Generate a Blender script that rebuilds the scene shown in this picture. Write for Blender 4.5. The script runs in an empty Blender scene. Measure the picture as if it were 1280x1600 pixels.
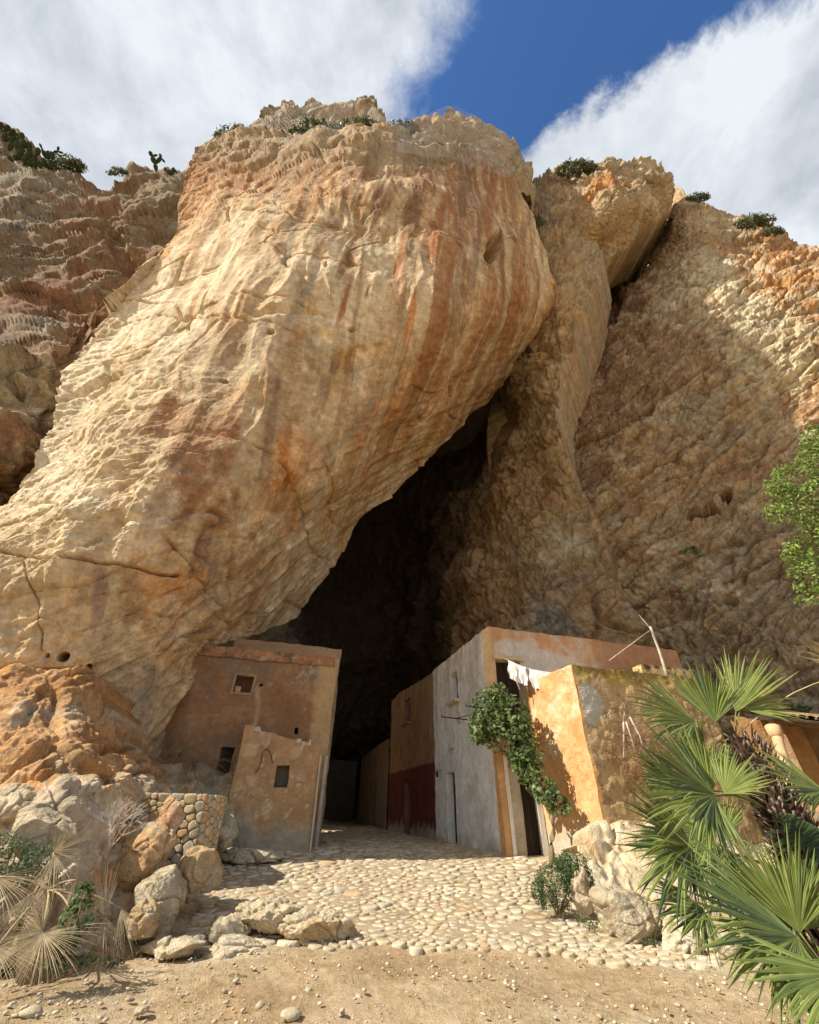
import bpy, math, random
import numpy as np
from mathutils import Vector

random.seed(7); rng = np.random.default_rng(7)
scn = bpy.context.scene
COL = scn.collection

# ------------------------------------------------------------------ camera
FPX = 641.0; TH = math.radians(36.2); RO = math.radians(.98)
cF = np.array([0, math.cos(TH), math.sin(TH)])
_u0 = np.array([0, -math.sin(TH), math.cos(TH)]); _r0 = np.array([1., 0, 0])
cR = math.cos(RO)*_r0 + math.sin(RO)*_u0
cU = -math.sin(RO)*_r0 + math.cos(RO)*_u0
EYE = np.array([0, 0, 1.6])
cam = bpy.data.cameras.new('camera'); camo = bpy.data.objects.new('camera', cam); COL.objects.link(camo)
cam.sensor_fit = 'VERTICAL'; cam.sensor_height = 24; cam.lens = 24*FPX/1600
cam.clip_start = .05; cam.clip_end = 3000
from mathutils import Matrix
camo.matrix_world = Matrix(((cR[0], cU[0], -cF[0], 0), (cR[1], cU[1], -cF[1], 0), (cR[2], cU[2], -cF[2], 1.6), (0, 0, 0, 1)))
scn.camera = camo

# ------------------------------------------------------------------ light
SUN_AZ, SUN_EL = -109.0, 41.0          # azimuth clockwise from +Y, elevation, degrees
sl = bpy.data.lights.new('sun', 'SUN'); sl.energy = 5.0; sl.angle = math.radians(.53); sl.color = (1, .93, .80)
so = bpy.data.objects.new('sun', sl); COL.objects.link(so)
_a, _e = math.radians(SUN_AZ), math.radians(SUN_EL)
SV = Vector((math.sin(_a)*math.cos(_e), math.cos(_a)*math.cos(_e), math.sin(_e)))
so.rotation_euler = SV.to_track_quat('Z', 'Y').to_euler(); so.location = SV*200
scn.view_settings.view_transform = 'Standard'; scn.view_settings.look = 'None'
scn.view_settings.exposure = 0.55; scn.view_settings.gamma = 1
scn.view_settings.use_curve_mapping = False

def ray(px, py):
    px = np.asarray(px, float)[..., None]; py = np.asarray(py, float)[..., None]
    return cF + cR*(px-640)/FPX + cU*(800-py)/FPX
def PY(px, py, Y):
    """world point seen at a photo pixel, Y metres in front of the viewer"""
    d = ray(px, py); return EYE + d*(np.asarray(Y, float)[..., None]/d[..., 1:2])
def PZ(px, py, Z):
    d = ray(px, py); return EYE + d*((np.asarray(Z, float)[..., None]-1.6)/d[..., 2:3])
def unit(v):
    v = np.asarray(v, float); return v/(np.linalg.norm(v, axis=-1, keepdims=True)+1e-9)

def build_world():
    w = bpy.data.worlds.new('World'); scn.world = w; w.use_nodes = True
    nt = w.node_tree; nd = nt.nodes; lk = nt.links; nd.clear()
    out = nd.new('ShaderNodeOutputWorld'); bg = nd.new('ShaderNodeBackground')
    sky = nd.new('ShaderNodeTexSky'); sky.sky_type = 'NISHITA'; sky.sun_disc = False
    sky.sun_elevation = math.radians(SUN_EL); sky.sun_rotation = math.radians(SUN_AZ)
    sky.air_density = 1.0; sky.dust_density = .3; sky.ozone_density = 3.0
    bg.inputs[1].default_value = .10
    tc = nd.new('ShaderNodeTexCoord')
    def dotn(vec, add, name=None):
        d = nd.new('ShaderNodeVectorMath'); d.operation = 'DOT_PRODUCT'
        d.inputs[1].default_value = vec
        return d
    def math_(op, a, b=None, clamp=False):
        m = nd.new('ShaderNodeMath'); m.operation = op; m.use_clamp = clamp
        for i, v in enumerate((a, b)):
            if v is None: continue
            if isinstance(v, (int, float)): m.inputs[i].default_value = v
            else: lk.new(v, m.inputs[i])
        return m.outputs[0]
    # clouds lie in a flat sheet over the place: direction / height gives where a sight line meets it
    nrm = nd.new('ShaderNodeVectorMath'); nrm.operation = 'NORMALIZE'; lk.new(tc.outputs['Generated'], nrm.inputs[0])
    sep = nd.new('ShaderNodeSeparateXYZ'); lk.new(nrm.outputs[0], sep.inputs[0])
    zc = math_('MAXIMUM', sep.outputs[2], .12)
    cmb = nd.new('ShaderNodeCombineXYZ')
    sx = math_('DIVIDE', sep.outputs[0], zc); sy = math_('DIVIDE', sep.outputs[1], zc)
    lk.new(sx, cmb.inputs[0]); lk.new(sy, cmb.inputs[1])
    def noise(scale, det, rough, off, dist=0., src=None):
        n = nd.new('ShaderNodeTexNoise'); n.inputs['Scale'].default_value = scale; n.inputs['Detail'].default_value = det
        n.inputs['Roughness'].default_value = rough; n.inputs['Distortion'].default_value = dist
        mp = nd.new('ShaderNodeMapping'); mp.inputs['Location'].default_value = off
        lk.new(src or nrm.outputs[0], mp.inputs[0]); lk.new(mp.outputs[0], n.inputs[0]); return n.outputs[0]
    nA = noise(4.5, 10, .66, (1.3, .4, 0), .3)
    # the clear lane between the two cloud banks: a wedge in the cloud sheet
    nx = math_('ADD', sx, math_('MULTIPLY', math_('SUBTRACT', nA, .5), .34))
    ny = math_('ADD', sy, math_('MULTIPLY', math_('SUBTRACT', noise(5.1, 10, .66, (7, 2, 3), .3), .5), .22))
    def seg(A, B):   # signed distance from line A->B (left positive)
        dx, dy = B[0]-A[0], B[1]-A[1]; L = math.hypot(dx, dy)
        n = (-dy/L, dx/L); c = -(n[0]*A[0]+n[1]*A[1])
        return math_('ADD', math_('ADD', math_('MULTIPLY', nx, n[0]), math_('MULTIPLY', ny, n[1])), c)
    q = lambda px, py: (lambda d: (d[0]/d[2], d[1]/d[2]))(ray(px, py))
    sA = seg(q(640, 200), q(775, -10))     # left bank is on one side
    sB = seg(q(800, 235), q(1172, 12))     # right bank on the other
    # positive = cloud
    ga, gb = q(300, 100), q(1200, 200)
    def sgn(A, B, g):
        dx, dy = B[0]-A[0], B[1]-A[1]; return 1 if (-dy*(g[0]-A[0])+dx*(g[1]-A[1])) > 0 else -1
    cA = math_('MULTIPLY', sA, float(sgn(q(640, 200), q(775, -10), ga)))
    cB = math_('MULTIPLY', sB, float(sgn(q(800, 235), q(1172, 12), gb)))
    def band(v, lo, hi):
        m = nd.new('ShaderNodeMapRange'); m.interpolation_type = 'SMOOTHSTEP'
        m.inputs[1].default_value = lo; m.inputs[2].default_value = hi; lk.new(v, m.inputs[0]); return m.outputs[0]
    mA = band(cA, -.02, .09); mB = band(cB, -.02, .025)
    # thin out the right bank towards the lower right
    far = seg(q(1225, 330), q(1300, 300))
    cover = math_('MAXIMUM', mA, mB)
    wisp = math_('MULTIPLY', band(noise(3.1, 10, .7, (3, 9, 1), .6), .56, .76), .4)
    cover = math_('MAXIMUM', cover, wisp)
    cover = math_('MULTIPLY', cover, .97)
    # brightness of the cloud: thick grey bellies, bright thin edges
    nB = noise(2.4, 8, .58, (2.2, 5.1, 0), .2)
    nC = noise(6.0, 9, .62, (4.2, 1.1, 0), .3)
    ramp = nd.new('ShaderNodeValToRGB'); lk.new(math_('ADD', math_('MULTIPLY', nB, .6), math_('MULTIPLY', nC, .4)), ramp.inputs[0])
    cr = ramp.color_ramp; cr.elements[0].position = .38; cr.elements[0].color = (2.5, 2.85, 3.4, 1)
    cr.elements[1].position = .60; cr.elements[1].color = (6.0, 6.3, 6.6, 1)
    mixc = nd.new('ShaderNodeMix'); mixc.data_type = 'RGBA'
    tint = nd.new('ShaderNodeMix'); tint.data_type = 'RGBA'; tint.blend_type = 'MULTIPLY'; tint.inputs[0].default_value = 1
    lk.new(sky.outputs[0], tint.inputs[6]); tint.inputs[7].default_value = (.62, .92, 1.22, 1)
    lk.new(cover, mixc.inputs[0]); lk.new(tint.outputs[2], mixc.inputs[6]); lk.new(ramp.outputs[0], mixc.inputs[7])
    lk.new(mixc.outputs[2], bg.inputs[0]); lk.new(bg.outputs[0], out.inputs[0])
build_world()

# ------------------------------------------------------------------ noise
from concurrent.futures import ThreadPoolExecutor
_POOL = ThreadPoolExecutor(4); _U = np.uint32
def _mix(h):
    h = (h ^ (h >> _U(13)))*_U(1274126177); h = (h ^ (h >> _U(16)))*_U(2246822519); return h ^ (h >> _U(15))
_ang = np.random.default_rng(3).normal(size=(256, 3)); _G = (_ang/np.linalg.norm(_ang, axis=1, keepdims=True)*1.25).astype(np.float32)
_GX, _GY, _GZ = (np.ascontiguousarray(_G[:, k]) for k in range(3))
def _axes(p):
    x, y, z = p[:, 0], p[:, 1], p[:, 2]
    fx, fy, fz = np.floor(x), np.floor(y), np.floor(z)
    ii = [q.astype(np.int32).view(np.uint32) for q in (fx, fy, fz)]
    return x-fx, y-fy, z-fz, ii
def _perlin_chunk(p, s):
    x, y, z, (ix, iy, iz) = _axes(p); r = 0
    wx, wy, wz = (t*t*t*(t*(t*6-15)+10) for t in (x, y, z))
    hx = [ix*_U(374761393)+_U(s*974711 & 0xffffffff), (ix+_U(1))*_U(374761393)+_U(s*974711 & 0xffffffff)]
    hy = [iy*_U(668265263), (iy+_U(1))*_U(668265263)]; hz = [iz*_U(2654435761), (iz+_U(1))*_U(2654435761)]
    X = (x, x-1); Y = (y, y-1); Z = (z, z-1); WX = (1-wx, wx); WY = (1-wy, wy); WZ = (1-wz, wz)
    for a in (0, 1):
        for b in (0, 1):
            hab = hx[a]+hy[b]; wab = WX[a]*WY[b]
            for c in (0, 1):
                h = _mix(hab+hz[c]) & _U(255)
                r = r+(_GX[h]*X[a]+_GY[h]*Y[b]+_GZ[h]*Z[c])*(wab*WZ[c])
    return r
def _chunks(f, p, s, k):
    p = np.ascontiguousarray(p, np.float32); sh = p.shape[:-1]; q = p.reshape(-1, 3); n = len(q); st = 1 << 14
    if n <= st: R = [f(q, s)]
    else: R = list(_POOL.map(lambda i: f(q[i:i+st], s), range(0, n, st)))
    if k == 1: return np.concatenate(R).reshape(sh)
    return tuple(np.concatenate([r[j] for r in R]).reshape(sh) for j in range(k))
def perlin(p, s=0): return _chunks(_perlin_chunk, p, s, 1)
def _worley_chunk(p, s):
    x, y, z, (ix, iy, iz) = _axes(p); n = len(p)
    F1 = np.full(n, 9., np.float32); F2 = F1.copy(); I = np.zeros(n, np.uint32)
    for a in (-1, 0, 1):
        ha = (ix+_U(a & 0xffffffff))*_U(374761393)+_U(s*974711 & 0xffffffff)
        for b in (-1, 0, 1):
            hb = ha+(iy+_U(b & 0xffffffff))*_U(668265263)
            for c in (-1, 0, 1):
                h = _mix(hb+(iz+_U(c & 0xffffffff))*_U(2654435761))
                dx = a+(h & _U(1023)).astype(np.float32)/1023-x; dy = b+((h >> _U(10)) & _U(1023)).astype(np.float32)/1023-y
                dz = c+((h >> _U(20)) & _U(1023)).astype(np.float32)/1023-z
                d = dx*dx+dy*dy+dz*dz; m = d < F1
                F2 = np.where(m, F1, np.minimum(F2, d)); I = np.where(m, h, I); F1 = np.where(m, d, F1)
    return np.sqrt(F1), np.sqrt(F2), (I % _U(997)).astype(np.float32)/997
def worley(p, s=0): return _chunks(_worley_chunk, p, s, 3)
def fbm(p, o=4, s=0, gain=.5, ridged=False):
    r = 0; a = 1.; t = 0
    for k in range(o):
        n = perlin(p*(2.03**k)+k*17.3, s+k)
        r = r + a*((1-2.2*np.abs(n))-.5 if ridged else n*1.5); t += a; a *= gain
    return r/t
def sstep(x, a, b):
    t = np.clip((x-a)/(b-a), 0, 1); return t*t*(3-2*t)
def mixv(a, b, t): return a*(1-t[..., None])+np.asarray(b)*t[..., None]

# ------------------------------------------------------------------ materials
def new_mat(name):
    m = bpy.data.materials.new(name); m.use_nodes = True; nt = m.node_tree
    return m, nt, nt.nodes['Principled BSDF']
def rock_mat(name, base=None, attr=None, var=.28, scales=(.9, 5, 22), bump=.35, bdist=.08, rough=.93, lo=None, hi=None, stretch=(1, 1, 1), coord='Object', spec=.15, detail=8, patches=()):
    """stone / plaster / earth: colour (attribute or base) times grain at three scales, with fine relief"""
    m, nt, b = new_mat(name); nd = nt.nodes; lk = nt.links
    tc = nd.new('ShaderNodeTexCoord'); mp = nd.new('ShaderNodeMapping'); mp.inputs['Scale'].default_value = stretch
    lk.new(tc.outputs[coord], mp.inputs[0])
    def noise(sc, det=detail, rgh=.62, off=0., dist=.2):
        n = nd.new('ShaderNodeTexNoise'); n.inputs['Scale'].default_value = sc; n.inputs['Detail'].default_value = det
        n.inputs['Roughness'].default_value = rgh; n.inputs['Distortion'].default_value = dist
        if off:
            m2 = nd.new('ShaderNodeMapping'); m2.inputs['Location'].default_value = (off, off*.7, off*.3); lk.new(mp.outputs[0], m2.inputs[0]); lk.new(m2.outputs[0], n.inputs[0])
        else: lk.new(mp.outputs[0], n.inputs[0])
        return n.outputs[0]
    def mr(v, a, b_, c, d):
        r = nd.new('ShaderNodeMapRange'); r.inputs[1].default_value = a; r.inputs[2].default_value = b_
        r.inputs[3].default_value = c; r.inputs[4].default_value = d; lk.new(v, r.inputs[0]); return r.outputs[0]
    if attr:
        at = nd.new('ShaderNodeAttribute'); at.attribute_name = attr; col = at.outputs['Color']
    else:
        rgb = nd.new('ShaderNodeRGB'); rgb.outputs[0].default_value = (*base, 1); col = rgb.outputs[0]
    for (c, sc, t0, t1, off) in patches:       # differently coloured plaster or soil showing in patches
        mx = nd.new('ShaderNodeMix'); mx.data_type = 'RGBA'
        lk.new(mr(noise(sc, 6, .6, off, .4), t0, t1, 0, 1), mx.inputs[0]); lk.new(col, mx.inputs[6]); mx.inputs[7].default_value = (*c, 1); col = mx.outputs[2]
    ns = [noise(s, detail, .65, i*3.1) for i, s in enumerate(scales)]
    for i, n in enumerate(ns):
        k = var*(1, .9, .7)[i % 3]
        mu = nd.new('ShaderNodeMix'); mu.data_type = 'RGBA'; mu.blend_type = 'MULTIPLY'; mu.inputs[0].default_value = 1
        v = mr(n, .28, .72, 1-k, 1+k); cc = nd.new('ShaderNodeCombineColor')
        lk.new(v, cc.inputs[0]); lk.new(v, cc.inputs[1]); lk.new(mr(n, .28, .72, 1-k*1.25, 1+k*1.1), cc.inputs[2])
        lk.new(col, mu.inputs[6]); lk.new(cc.outputs[0], mu.inputs[7]); col = mu.outputs[2]
    lk.new(col, b.inputs['Base Color']); b.inputs['Roughness'].default_value = rough
    b.inputs['Specular IOR Level'].default_value = spec
    h = None
    for n, w in zip(ns[-2:], (1, .35)):
        mm = nd.new('ShaderNodeMath'); mm.operation = 'MULTIPLY'; mm.inputs[1].default_value = w; lk.new(n, mm.inputs[0])
        if h is None: h = mm.outputs[0]
        else:
            ad = nd.new('ShaderNodeMath'); ad.operation = 'ADD'; lk.new(h, ad.inputs[0]); lk.new(mm.outputs[0], ad.inputs[1]); h = ad.outputs[0]
    bp = nd.new('ShaderNodeBump'); bp.inputs['Strength'].default_value = bump; bp.inputs['Distance'].default_value = bdist
    lk.new(h, bp.inputs['Height']); lk.new(bp.outputs[0], b.inputs['Normal'])
    return m

# ------------------------------------------------------------------ mesh helpers
def mesh(name, V, faces, mat, parent=None, smooth=True, col=None, quads=None):
    me = bpy.data.meshes.new(name)
    V = np.asarray(V, np.float32)
    if quads is not None:
        q = np.asarray(quads, np.int32); nf, k = q.shape
        me.vertices.add(len(V)); me.vertices.foreach_set('co', V.ravel())
        me.loops.add(nf*k); me.loops.foreach_set('vertex_index', q.ravel())
        me.polygons.add(nf); me.polygons.foreach_set('loop_start', np.arange(0, nf*k, k, dtype=np.int32))
        me.update(calc_edges=True)
    else:
        me.from_pydata(V.tolist(), [], faces)
    if smooth: me.polygons.foreach_set('use_smooth', np.ones(len(me.polygons), bool))
    if col is not None:
        ca = me.color_attributes.new('col', 'FLOAT_COLOR', 'POINT')
        c4 = np.ones((len(V), 4), np.float32); c4[:, :3] = col; ca.data.foreach_set('color', c4.ravel())
    me.update()
    if mat:
        for mm in (mat if isinstance(mat, (list, tuple)) else [mat]): me.materials.append(mm)
    o = bpy.data.objects.new(name, me); COL.objects.link(o)
    if parent is not None: o.parent = parent
    return o
def tag(o, label=None, cat=None, group=None, kind=None):
    for k, v in (('label', label), ('category', cat), ('group', group), ('kind', kind)):
        if v: o[k] = v
    return o
def empty(name, loc, label=None, cat=None, group=None, rz=0):
    o = bpy.data.objects.new(name, None); COL.objects.link(o); o.location = loc; o.rotation_euler = (0, 0, rz)
    o.empty_display_size = .2
    return tag(o, label, cat, group)
def grid_quads(nr, nc):
    a = np.arange(nr*nc).reshape(nr, nc)
    return np.stack([a[:-1, :-1], a[1:, :-1], a[1:, 1:], a[:-1, 1:]], -1).reshape(-1, 4)

# ------------------------------------------------------------------ ground
GU = np.array([math.cos(math.radians(-15.5)), -math.sin(math.radians(-15.5)), 0])   # across the street
GV = np.array([math.sin(math.radians(-15.5)), math.cos(math.radians(-15.5)), 0])    # up the street
GO = np.array([2.53, 13.8, 0.])
def H(u, v, z): return GO+GU*u+GV*v+np.array([0, 0, z])
def ground_z(x, y):
    x = np.asarray(x, float); y = np.asarray(y, float)
    z = .74*sstep(y, 7.8, 14.6)+.25*sstep(y, 15, 42)
    # bank of rock on the left
    u = (x-GO[0])*GU[0]+(y-GO[1])*GU[1]; v = (x-GO[0])*GV[0]+(y-GO[1])*GV[1]
    z = z+1.0*sstep(-x, 4.2, 7.2)*sstep(y, 6.0, 9.5)*(1-sstep(y, 30, 40))
    # bank on the right, under the orange house
    z = z+.30*sstep(x-.12*(y-9), 3.4, 5.0)*sstep(y, 7.2, 11.0)
    return z

# ------------------------------------------------------------------ rock masses
def spline(P, n):
    """smooth resampling of a polyline, even in arc length"""
    P = np.asarray(P, float); d = np.r_[0, np.cumsum(np.linalg.norm(np.diff(P, axis=0), axis=1))]
    t = np.linspace(0, d[-1], n); i = np.clip(np.searchsorted(d, t, 'right')-1, 0, len(P)-2)
    u = ((t-d[i])/(d[i+1]-d[i]))[:, None]
    P0, P1, P2, P3 = P[np.maximum(i-1, 0)], P[i], P[i+1], P[np.minimum(i+2, len(P)-1)]
    T1, T2 = (P2-P0)/2, (P3-P1)/2
    h = d[i+1]-d[i]
    a0 = np.linalg.norm(P1-P0, axis=1); a2 = np.linalg.norm(P3-P2, axis=1)
    T1 = (P2-P0)*(h/np.maximum(h+a0, 1e-6))[:, None]; T2 = (P3-P1)*(h/np.maximum(h+a2, 1e-6))[:, None]
    return (2*u**3-3*u**2+1)*P1+(u**3-2*u**2+u)*T1+(-2*u**3+3*u**2)*P2+(u**3-u**2)*T2
def coons(T, B, L, R, nr, nc):
    T, B = spline(T, nc), spline(B, nc); L, R = spline(L, nr), spline(R, nr)
    s = np.linspace(0, 1, nc)[None, :, None]; t = np.linspace(0, 1, nr)[:, None, None]
    return ((1-t)*T[None]+t*B[None]+(1-s)*L[:, None]+s*R[:, None]
            - ((1-s)*(1-t)*T[0]+s*(1-t)*T[-1]+(1-s)*t*B[0]+s*t*B[-1]))
def tps(C, smooth=.002):
    C = np.asarray(C, float); X = C[:, :2]/600.; n = len(X)
    k = lambda r: np.where(r > 0, r*r*np.log(r+1e-9), 0)
    A = np.zeros((n+3, n+3)); A[:n, :n] = k(np.linalg.norm(X[:, None]-X[None], axis=2))+np.eye(n)*smooth
    A[:n, n] = 1; A[:n, n+1:] = X; A[n, :n] = 1; A[n+1:, :n] = X.T
    w = np.linalg.solve(A, np.r_[C[:, 2], 0, 0, 0])
    def f(P):
        Q = P/600.; r = w[n]+Q[..., 0]*w[n+1]+Q[..., 1]*w[n+2]
        for i in range(n): r = r+w[i]*k(np.sqrt(((Q-X[i])**2).sum(-1)))
        return r
    return f
def grid_normals(V):
    du = np.gradient(V, axis=1); dv = np.gradient(V, axis=0)
    n = unit(np.cross(dv, du))
    if ((n*(EYE-V)).sum(-1)).mean() < 0: n = -n
    return n
def rotz_frame(p, az, tilt):
    """coordinates of p in a frame turned by az about Z and tilted"""
    a = math.radians(az); t = math.radians(tilt)
    ex = np.array([math.cos(a)*math.cos(t), math.sin(a)*math.cos(t), math.sin(t)])
    ey = np.array([-math.sin(a), math.cos(a), 0]); ez = np.cross(ex, ey)
    return np.stack([p@ex, p@ey, p@ez], -1)
def cracks(p, scale, width, s, warp=.35):
    w = np.stack([perlin(p*.8/scale, s+5), perlin(p*.8/scale+9, s+6), perlin(p*.8/scale+21, s+7)], -1)
    F1, F2, I = worley(p/scale+w*warp, s); g = F2-F1
    return 1-sstep(g, 0, width), .5+(I-.5)*sstep(g, 0, max(.22, width*2)), F1
DETAIL = 1.0
_SP = [None]
def amp(wl):
    """detail fades where the grid is too coarse to carry it"""
    return np.clip(wl*.42/_SP[0], 0, 1)*_SP[1]
def ledges(p, az, tilt, period, seed, along=.12, warp=.5, sharp=1.6):
    """beds of rock, each overlapping the next with a crisp edge"""
    q = rotz_frame(p, az, tilt); w = fbm(q*np.array([along, .5, .5])/period*1.0+seed, 4, seed, .6)
    t = q[..., 2]/period+warp*2.2*w+.35*perlin(p/period/2.2, seed+3); k = np.floor(t); f = t-k
    hsh = np.modf(np.abs(np.sin(k*12.9898+seed)*43758.5453))[0]
    m = sstep(perlin(np.stack([q[..., 0]*.25/period, q[..., 1]*.25/period, k*3.7], -1), seed+9), -.25, .15)
    return (f**sharp-.45)*sstep(1-f, 0, .07)*(.3+.9*hsh)*(.25+.75*m)
def rock_sheet(name, T, B, L, R, nr, nc, depth, disp, colour, mat, skirts, pits=(), parent=None, kind='structure'):
    nr, nc = int(nr*DETAIL), int(nc*DETAIL)
    P = coons(T, B, L, R, nr, nc); Y = tps(depth)(P)
    V = PY(P[..., 0], P[..., 1], Y); N = grid_normals(V)
    dist = np.linalg.norm(V-EYE, axis=-1)
    _SP[0] = np.maximum(np.linalg.norm(np.gradient(V, axis=0), axis=-1), np.linalg.norm(np.gradient(V, axis=1), axis=-1))
    gz = np.abs((N*(EYE-V)).sum(-1))/dist; _SP.insert(1, np.clip(gz*2.6, .2, 1)); del _SP[2:]
    h = disp(V, P, dist)
    for (x, y, rx, ry, ang, dep) in pits:          # holes and hollows
        a = math.radians(ang); dx = P[..., 0]-x; dy = P[..., 1]-y
        qx = (dx*math.cos(a)+dy*math.sin(a))/rx; qy = (-dx*math.sin(a)+dy*math.cos(a))/ry
        m = 1-sstep(np.sqrt(qx*qx+qy*qy)+.3*perlin(V*1.3, 77), .6, 1.05); h = h-dep*m
    W = V+N*h[..., None]
    N2 = grid_normals(W)
    C = colour(W, P, N2, h); fs = fbm(W/.35, 3, 555, .7); C = np.clip(C*(1+.38*np.clip(fs, -.6, .6))[..., None], .01, .95)
    # skirts: the sheet folds back into the mountain along its rims
    rows = [W]; cols = [C]
    G = W; CC = C
    for side, vec in skirts:
        vec = np.array(vec, float)
        k = 6
        st = np.linspace(0, 1, k+1)[1:, None, None]**1.5
        if side == 'T': E_ = G[0:1]; ex = E_+st[::-1]*vec; G = np.concatenate([ex, G], 0); CC = np.concatenate([np.repeat(CC[0:1], k, 0), CC], 0)
        if side == 'B': E_ = G[-1:]; ex = E_+st*vec; G = np.concatenate([G, ex], 0); CC = np.concatenate([CC, np.repeat(CC[-1:], k, 0)], 0)
        st2 = np.linspace(0, 1, k+1)[None, 1:, None]**1.5
        if side == 'L': E_ = G[:, 0:1]; ex = E_+st2[:, ::-1]*vec; G = np.concatenate([ex, G], 1); CC = np.concatenate([np.repeat(CC[:, 0:1], k, 1), CC], 1)
        if side == 'R': E_ = G[:, -1:]; ex = E_+st2*vec; G = np.concatenate([G, ex], 1); CC = np.concatenate([CC, np.repeat(CC[:, -1:], k, 1)], 1)
    nr2, nc2 = G.shape[:2]
    o = mesh(name, G.reshape(-1, 3), None, mat, parent, True, CC.reshape(-1, 3), grid_quads(nr2, nc2))
    o['kind'] = kind
    return o

CREAM = (.63, .48, .30); PALE = (.76, .65, .48); OCHRE = (.58, .35, .14); ORANGE = (.58, .265, .09)
RUST = (.34, .155, .07); BROWN = (.30, .18, .095); GREY = (.42, .36, .27); DARKST = (.20, .125, .075)
def stains_and_sunlit(col, P, W, S, st=(.9, .9, .35), na=1.5):
    SN = [fbm(W*np.array(st)+k*40, 4, 80+k, .6) for k in range(3)]
    for (x, y, rx, ry, ang, c, k) in S:
        a = math.radians(ang); dx = P[..., 0]-x; dy = P[..., 1]-y
        qx = (dx*math.cos(a)+dy*math.sin(a))/rx; qy = (-dx*math.sin(a)+dy*math.cos(a))/ry
        n = SN[int(abs(x)+abs(y)) % 3]
        m = k*sstep(1.15-np.sqrt(qx*qx+qy*qy)+na*n, 0, .75); col = mixv(col, c, np.clip(m, 0, 1))
    return col

m_rock = rock_mat('limestone', attr='col', var=.22, scales=(.9, 3.2, 9), bump=.9, bdist=.15, spec=.2)
m_rock_rough = rock_mat('rough_limestone', attr='col', var=.28, scales=(.9, 3.0, 9), bump=1., bdist=.34, spec=.18)
m_rock_near = rock_mat('near_limestone', attr='col', var=.28, scales=(1.2, 6, 24), bump=1., bdist=.10, spec=.18)

# --- the great leaning block left of the cave
def disp_block(V, P, d):
    px, py = P[..., 0], P[..., 1]
    h = 1.1*fbm(V/11., 2, 11)+.30*fbm(V/4., 2, 12)
    lip = sstep(px*.62+py*.78, 760, 980)            # folds run with the lip of the cave
    q = rotz_frame(V, 38, 52)
    fold = fbm(q*np.array([.05, .42, .6])+fbm(V/4., 2, 3)[..., None]*.25, 4, 21, .5, True)
    h = h+fold*(.06+.34*lip)
    # water-worn flutes running straight down the face
    fl = fbm(np.stack([V[..., 0]*.5+V[..., 1]*.3, V[..., 1]*.1, V[..., 2]*.045], -1)+.35*fbm(V/5, 2, 6)[..., None], 3, 31, .5, True)
    h = h+.34*fl*(1-lip)
    hd = sstep(420-py+.0*px, 0, 200)
    left = sstep(330-px+.35*(py-600), -60, 160)
    rough = np.clip(.04+.96*np.maximum(left*sstep(py, 400, 520)*.6, hd*sstep(520-px, 0, 200)), 0, 1)
    c1, I1, _ = cracks(V*np.array([1, 1, 1.7]), 6.0, .035, 41, .5)
    h = h-.22*c1*sstep(fbm(V/7., 2, 55), -.08, .1)+(I1-.5)*(.10+.20*rough)
    c2, I2, _ = cracks(rotz_frame(V, 20, 25)*np.array([.45, 1, 1.4]), 1.5, .10, 43, .8)
    h = h+rough*(-.12*c2+(I2-.5)*.20)+amp(1.5)*(rough*(.20*ledges(V, 15, 28, 1.6, 51)+.08*ledges(V, 20, 32, .6, 53))+.30*lip*ledges(V, 38, 52, 1.7, 55, .10, .8)+.04*lip*ledges(V, 40, 55, .42, 57, .05))
    h = h+amp(1.)*.13*fbm(V/1.1, 5, 14, .62, True)*(.08+.92*rough)+amp(.5)*.13*fbm(V/.42, 4, 15, .66, True)*(.14+.86*rough)
    top = sstep(280-py, -20, 60)
    c3, I3, _ = cracks(V, 2.6, .12, 47, .6)
    h = h+top*amp(2.6)*((I3-.5)*1.1-.3*c3)
    return h
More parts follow.
